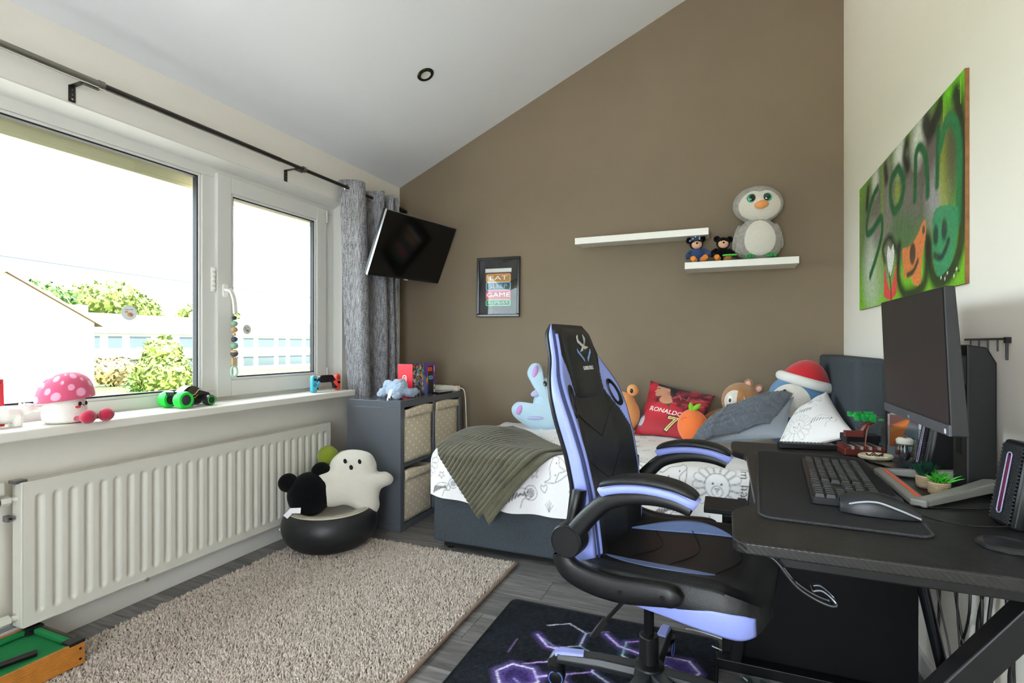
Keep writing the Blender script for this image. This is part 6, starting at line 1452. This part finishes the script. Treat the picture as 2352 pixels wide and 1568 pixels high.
# monitor
mo = thing('monitor', 'black monitor with grey chin on a grey stand by the right wall', 'monitor', (0, 0, 0))
y0, y1, z0, z1 = 1.383, 1.871, .908, 1.2305
def tx(z): return .445-(z-z0)/(z1-z0)*.013
g = G(); g.add([(tx(z0),y0,z0),(tx(z1),y0,z1),(tx(z1),y1,z1),(tx(z0),y1,z0),(tx(z0)+.032,y0,z0),(tx(z1)+.020,y0,z1),(tx(z1)+.020,y1,z1),(tx(z0)+.032,y1,z0)], [(0,3,2,1),(4,5,6,7),(0,1,5,4),(1,2,6,5),(2,3,7,6),(3,0,4,7)])
g.build('housing', M('monitor_black', '#1f2023', .45, bump=(300, .05)), mo, smooth=False, bevel=.002)
zc1 = z0+.024
g = G(); g.add([(tx(zc1)-.0008,y0+.005,zc1),(tx(zc1)-.0008,y1-.005,zc1),(tx(z1-.004)-.0008,y1-.005,z1-.004),(tx(z1-.004)-.0008,y0+.005,z1-.004)], [(0,1,2,3)]); g.build('screen', M('monitor_screen', '#211f22', .38, spec=.5), mo, smooth=False)
g = G(); g.add([(tx(z0)-.004,y0,z0),(tx(z0)-.004,y1,z0),(tx(zc1)-.004,y1,zc1),(tx(zc1)-.004,y0,zc1),(tx(z0)+.002,y0,z0),(tx(z0)+.002,y1,z0),(tx(zc1)+.002,y1,zc1),(tx(zc1)+.002,y0,zc1)], [(0,1,2,3),(7,6,5,4),(0,4,5,1),(1,5,6,2),(2,6,7,3),(3,7,4,0)])
chin = g.build('chin', M('chin_graphite', '#4b4e55', .4), mo, smooth=False, bevel=.001)
G().box(tx(.92)-.0046, tx(.92)-.003, 1.398, 1.406, .912, .922).build('power_mark', M('mark_white', '#dfe3ea', .5), chin, smooth=False)
G().box(tx(.92)-.0046, tx(.92)-.003, 1.640, 1.652, .914, .921).build('brand_mark', M('mark_grey', '#888c94', .5), chin, smooth=False)
# stand: broad column, neck and V base with orange strip
g = G(); g.prism([(.545, .752), (.604, .752), (.604, 1.06), (.585, 1.098), (.545, 1.105)], 1.600, 1.685, T(0, 0, 0) @ Matrix(((1, 0, 0, 0), (0, 0, 1, 0), (0, 1, 0, 0), (0, 0, 0, 1))))
col_ = g.build('column', M('column_black', '#0f1012', .5, bump=(300, .05)), mo, smooth=False, bevel=.004)
G().box(.543, .546, 1.632, 1.658, .83, .90).build('cable_slot', M('hole_black'), col_, smooth=False)
G().box(.46, .55, 1.60, 1.66, 1.00, 1.08).build('neck', m_blackm, mo, smooth=False, bevel=.006)
m_vb = M('stand_warm_grey', '#85857f', .4)
vb = G().prism([(.386, 1.432), (.412, 1.416), (.426, 1.436), (.420, 1.455), (.420, 1.735), (.432, 1.755), (.405, 1.765), (.386, 1.745)][::-1], DZ+.001, DZ+.017).build('base_front', m_vb, mo, smooth=False, bevel=.004)
G().box(.404, .4115, 1.455, 1.735, DZ+.0172, DZ+.0185).build('orange_strip', M('strip_orange', '#ee5a22', .5), vb, smooth=False)
for ya, yb_ in ((1.436, 1.600), (1.750, 1.690)):
    G().sweep([(.410, ya, DZ+.009), (.500, ya+(yb_-ya)*.5, DZ+.016), (.598, yb_, DZ+.028)], [(-.013,-.008),(.013,-.008),(.013,.008),(-.013,.008)], scale=[(1, 1), (1.1, 1.2), (1.3, 1.6)]).build('base_arm', m_vb, mo, smooth=False, bevel=.003)
# wall rack of black wire behind the monitor
wr_ = thing('wire_rack', 'small black wire rack on the right wall behind the monitor', 'rack', (XR-.001, 1.66, 1.118))
G().tube([(-.006, -.09, 0), (-.006, .14, 0)], .0028, 8).tube([(-.006, -.09, 0), (-.006, -.09, -.05)], .0028, 8).build('frame_wire', m_blackm, wr_)
for k in range(4): G().tube([(-.006, -.045+k*.05, 0), (-.006, -.045+k*.05, -.03)], .0018, 6).build('wire', m_blackm, wr_)
G().box(-.01, 0, -.096, -.084, -.01, .004).build('clip', m_blackp, wr_, smooth=False)

# speakers
m_spk = M('speaker_grooved', '#1c1d20', .35); m_led = M('led_tube', '#9a95ba', .3)
def speaker(label, loc, rz):
    s_ = thing('desk_speaker', label, 'speaker', loc, (0, .16, rz), 'pair of speakers on the desk')
    # local -x is the grille side
    G().prism([(0, -.034), (.012, -.042), (.078, -.036), (.078, .036), (.012, .042), (0, .034)][::-1], .0, .172).build('cabinet', M('speaker_body', '#121315', .4), s_, bevel=.006)
    g = G(); nz_ = 220; V = []
    for j in range(nz_):
        z = .008+.156*j/(nz_-1)
        for i in range(24):
            y = -.033+.066*i/23; V.append((-.0015-.0022*math.sin((z*1.0-y*.9)*2*PI/.0075), y, z))
    gridmesh('grille', V, 24, nz_, m_spk, parent=s_, flip=True)
    pts = rrect(-.007, .007, .024, .148, .0068, 6); G().tube([(-.005, y, z) for y, z in pts], .0012, 8, closed=True).build('light_ring', m_led, s_)
    G().box(-.0055, -.003, -.0045, .0045, .03, .142).build('light_core', M('led_core', '#5a1f3a', .2), s_, smooth=False)
    return s_
speaker('black grooved desk speaker with oval light ring beside the right wall', (.512, 1.350, DZ+.001), .10)
speaker('black grooved desk speaker half hidden behind the monitor', (.512, 1.835, DZ+.001), -.06)
# charging disc and glass object at the frame's edge
cd = thing('charging_disc', 'flat black charging disc on the near corner of the desk', 'charger', (.470, 1.205, DZ+.001)); G().lathe([(0, .006), (.030, .006), (.034, .008), (.042, .006), (.045, .002), (.045, 0), (0, 0)], 36).build('disc', M('disc_black', '#1b1c1e', .3), cd); G().tube(catmull([(.042, 0, .003), (.07, .01, .003), (.12, .06, .003)], 5), .002, 6).build('cable', m_blackp, cd)
# potted plants
def pot(label, loc, kind, mat_leaf, seed):
    t = thing('potted_plant', label, 'plant', loc, (0, 0, 0), 'small potted plants on the monitor base'); t.scale = (1.12, 1.12, 1.12); r = np.random.default_rng(seed)
    G().lathe([(0, 0), (.015, 0), (.019, .004), (.021, .026), (.019, .028), (0, .026)], 20).build('pot', M('wicker', '#b79f80', .85, wave=('Z', 120, .6)), t)
    g = G()
    for _ in range(70 if kind == 'grass' else 46):
        a = r.uniform(0, 6.28); tl = r.uniform(.1, 1.1); L = r.uniform(.018, .036)
        d = Vector((math.sin(tl)*math.cos(a), math.sin(tl)*math.sin(a), math.cos(tl))); p = Vector((r.normal(0, .006), r.normal(0, .006), .026))
        sd = d.orthogonal().normalized()
        if kind == 'grass': g.add([p-sd*.0016, p+sd*.0016, p+d*L*.6+sd*.0013, p+d*L+Vector((0, 0, -.003)), p+d*L*.6-sd*.0013], [(0, 1, 2, 3, 4)])
        else:
            q = p+d*L*.8; g.add([q-d*.009, q+sd*.007, q+d*.010, q-sd*.007], [(0, 1, 2, 3)]); g.add([p-sd*.0006, p+sd*.0006, q+sd*.0006, q-sd*.0006], [(0, 1, 2, 3)])
    o = g.build('leaves', mat_leaf, t, smooth=False); o['kind'] = 'stuff'; return t
pot('small dark-leaved potted plant inside the monitor base', (.472, 1.625, DZ+.001), 'leaf', M('leaf_dark', '#1f4a38', .5), 3)
pot('small bright grassy potted plant inside the monitor base', (.478, 1.560, DZ+.001), 'grass', M('leaf_bright', '#3fae2a', .5), 4)
# lidded jar
jr = thing('storage_jar', 'small clear clip-top jar with white lid on the desk', 'jar', (.500, 1.905, DZ+.006)); G().lathe([(0, .002), (.021, .002), (.023, .006), (.023, .050), (.019, .058), (.019, .064)], 28).build('glass', m_jar, jr); G().lathe([(0, .078), (.016, .077), (.022, .072), (.022, .065), (.020, .060), (0, .060)], 28).build('lid', M('lid_white', '#d9d6cc', .4), jr); G().ell((0, 0, .081), (.006, .006, .004), 10, 6).build('knob', M('knob_brown', '#5a3f33', .6), jr); G().ell((0, 0, .024), (.014, .014, .016), 14, 10).build('contents', M('jar_dark', '#2a2c30', .6), jr)
G().tube([(.021*math.cos(a), .021*math.sin(a), .0585) for a in np.linspace(0, 2*PI, 25)[:-1]], .0012, 6, closed=True).build('clip_wire', M('wire_brass', '#a89a62', .3, .8), jr)
# pale stone dish with black cord
dh = thing('stone_dish', 'pale marbled oval stone dish holding a black cord', 'dish', (.435, 1.945, DZ+.002), (0, 0, .3)); G().lathe([(0, .0), (.030, .0), (.046, .008), (.048, .014), (.044, .018), (.034, .013), (0, .011)], 32, Matrix.Diagonal((1.05, .75, 1, 1))).build('dish', M('marbled_stone', '#cfc3a6', .4, var=(30, .35)), dh)
G().tube([(.022*math.cos(t)*(1+.25*math.sin(3*t)), .014*math.sin(t)*(1+.2*math.cos(2*t)), .017+.004*math.sin(5*t)) for t in np.linspace(0, 11, 60)], .0014, 6).build('cord', m_blackp, dh)
# thin tablet the jar stands on
tag(G().prism(rrect(-.055, .055, -.075, .075, .006), 0, .005).build('tablet', M('tablet_black', '#15161a', .15), loc=(.480, 1.888, DZ+.0008), rot=(0, 0, .5), bevel=.0015), 'thin black tablet lying under the jar on the desk', 'tablet')
# toy brick tree model
lg_ = thing('brick_tree_model', 'toy brick bonsai tree with green leaves on a brown base', 'toy model', (.418, 2.055, DZ+.001), (0, 0, .15)); lg_.scale = (1.15, 1.15, 1.15)
m_bb = M('brick_brown', '#6b2f28', .35); m_bg = M('brick_green', '#1f9a45', .3); m_bkk = M('brick_black', '#15161a', .3); m_tan = M('brick_grey', '#9a9694', .4)
G().box(-.055, .050, -.040, .035, 0, .018).build('base_brick', m_bb, lg_, smooth=False, bevel=.002)
for k in range(9): G().box(-.050+k*.011, -.042+k*.011, -.045, .036, .018, .027).build('slat', m_tan if k % 2 else m_bb, lg_, smooth=False, bevel=.001)
G().box(-.045, .045, -.02, .03, .035, .055).build('pot_brick', m_bkk, lg_, smooth=False, bevel=.002); G().box(-.040, -.034, -.015, .025, .027, .035).box(.034, .040, -.015, .025, .027, .035).build('pot_feet', m_bkk, lg_, smooth=False)
G().box(-.050, .000, -.025, -.012, .050, .068).build('side_brick', m_bb, lg_, smooth=False, bevel=.002)
G().tube(catmull([(.0, .005, .055), (.012, .005, .078), (.028, .006, .090), (.040, .006, .095)], 5), [.008]*16, 8).build('trunk', m_bb, lg_); G().tube(catmull([(.0, -.03, .02), (.004, -.028, .06), (.014, -.02, .085)], 5), .002, 6).build('twig', M('twig_copper', '#8a4a34', .4), lg_)
for k in range(26):
    a, t = RNG.uniform(0, 6.28), RNG.uniform(.2, 1); G().cyl((.012+.042*t*math.cos(a), .005+.022*t*math.sin(a), .098+RNG.uniform(-.006, .016)), (.012+.042*t*math.cos(a), .005+.022*t*math.sin(a), .104+RNG.uniform(-.004, .016)), .007, 7).build('leaf', m_bg, lg_)
# boxed collectible figure in a clear blister
bx_ = thing('figure_box', 'boxed collectible figure with a silver helmet in clear packaging', 'toy box', (.540, 2.03, DZ+.001), (0, 0, .75))
G().box(-.012, .045, -.055, .055, 0, .135).build('card_box', M('box_grey_card', '#c4c8cc', .4), bx_, smooth=False, bevel=.001)
c = Canvas(-.055, .055, 0, .135, .0022, '#6d4a4a'); c.fill([(-.055, 0), (.055, 0), (.055, .032), (-.055, .032)], '#d2d4d6'); c.disc(.02, .085, .03, .028, '#7c7f86', .3); c.disc(-.03, .07, .03, .06, '#8c5a55', .5, .7)
for k in range(9): c.stroke([(-.045, .03+.008*k), (-.01+.003*k, .07+.007*k)], .006, random.choice(['#e8742a', '#f08f35', '#d95a20']), .004, .9)
c.fill(rrect(-.03, .03, .006, .024, .003), '#a83a30'); c.stroke([(.045, 0), (.045, .135)], .008, '#dfe6ea'); c.stroke([(-.05, 0), (-.05, .135)], .004, '#b5bcc4')
c.mesh(lambda X, Y: (0*X-.0125, -X, Y), 'printed_front', M('box_print', '#ffffff', .3, attr='Col', coat=.4), bx_)
G().lathe([(.018, 0), (.019, .02), (.015, .035), (.006, .041), (0, .042)], 20, T(-.030, -.030, .030)).build('helmet', M('helmet_silver', '#a9adb4', .25, .8), bx_); G().box(-.050, -.046, -.042, -.018, .046, .051).box(-.050, -.046, -.032, -.028, .030, .05).build('visor', M('visor_black', '#0c0d10', .2), bx_, smooth=False)
G().box(-.055, -.0135, -.055, .05, .0, .1).build('blister', m_jar, bx_, smooth=False, bevel=.004)
# remote control
rc = thing('remote_control', 'long black remote control at the far edge of the desk', 'remote', (.262, 2.075, DZ+.001), (0, 0, .16)); G().prism(rrect(-.092, .092, -.022, .022, .008), 0, .018).build('body', M('remote_black', '#141417', .45), rc, bevel=.004)
for i in range(14):
    for j in range(3): G().box(-.080+i*.0118, -.073+i*.0118, -.014+j*.011, -.007+j*.011, .018, .0205).build('button', M('button_red', '#a03a4a', .5) if (i == 13 and j == 2) else M('button_grey', '#6f7278', .5), rc, smooth=False)
# cables hanging behind and under the desk
cb_r = np.random.default_rng(12); m_cw = M('cable_white', '#d5d3cc', .5)
for k in range(13):
    y_ = 1.28+.05*k+cb_r.uniform(-.01, .01); x_ = .590-.006*(k % 3)
    pts = [(x_-.01, y_, DZ-.024), (x_, y_+cb_r.uniform(-.04, .04), .60), (x_-.02*cb_r.random(), y_+cb_r.uniform(-.07, .07), .42), (x_, y_+cb_r.uniform(-.08, .08), .24), (x_-.02*cb_r.random(), y_+cb_r.uniform(-.10, .10), .10), (x_-.01, y_+cb_r.uniform(-.08, .08), .008)]
    tag(G().tube(catmull(pts, 6), cb_r.uniform(.0022, .004), 6).build('hanging_cable', m_blackp), 'one of the loose black cables hanging behind the desk by the wall', 'cable', 'tangled cables under the desk')
tag(G().tube(catmull([(-.045, 2.02, .012), (-.03, 1.98, .03), (.0, 1.99, .02), (.03, 2.03, .006), (.0, 2.09, .005), (-.1, 2.12, .005), (-.14, 2.09, .02)], 8), .0022, 6).build('white_floor_cable', m_cw), 'white cable curling on the floor by the far desk leg', 'cable')
tag(G().ell((0, 0, .012), (.045, .02, .010), 9, 6).ell((.03, .008, .014), (.02, .014, .013), 8, 5).ell((-.03, -.006, .012), (.022, .012, .011), 8, 5).build('plastic_wrapper', m_jar, loc=(.09, 1.86, 0), rot=(0, 0, -.3), smooth=False), 'crumpled clear plastic wrapper on the floor by the tower', 'wrapper')
for y_, w_ in ((1.62, 'nearer to the desk front'), (1.70, 'further from the desk front')):
    tag(G().cyl((XR-.022, y_, .0), (XR-.022, y_, .70), .011, 14).build('heating_pipe', M('pipe_white', '#dcd9d2', .4)), f'white heating pipe on the wall behind the cables, the one {w_}', 'pipe', 'pair of heating pipes behind the desk')
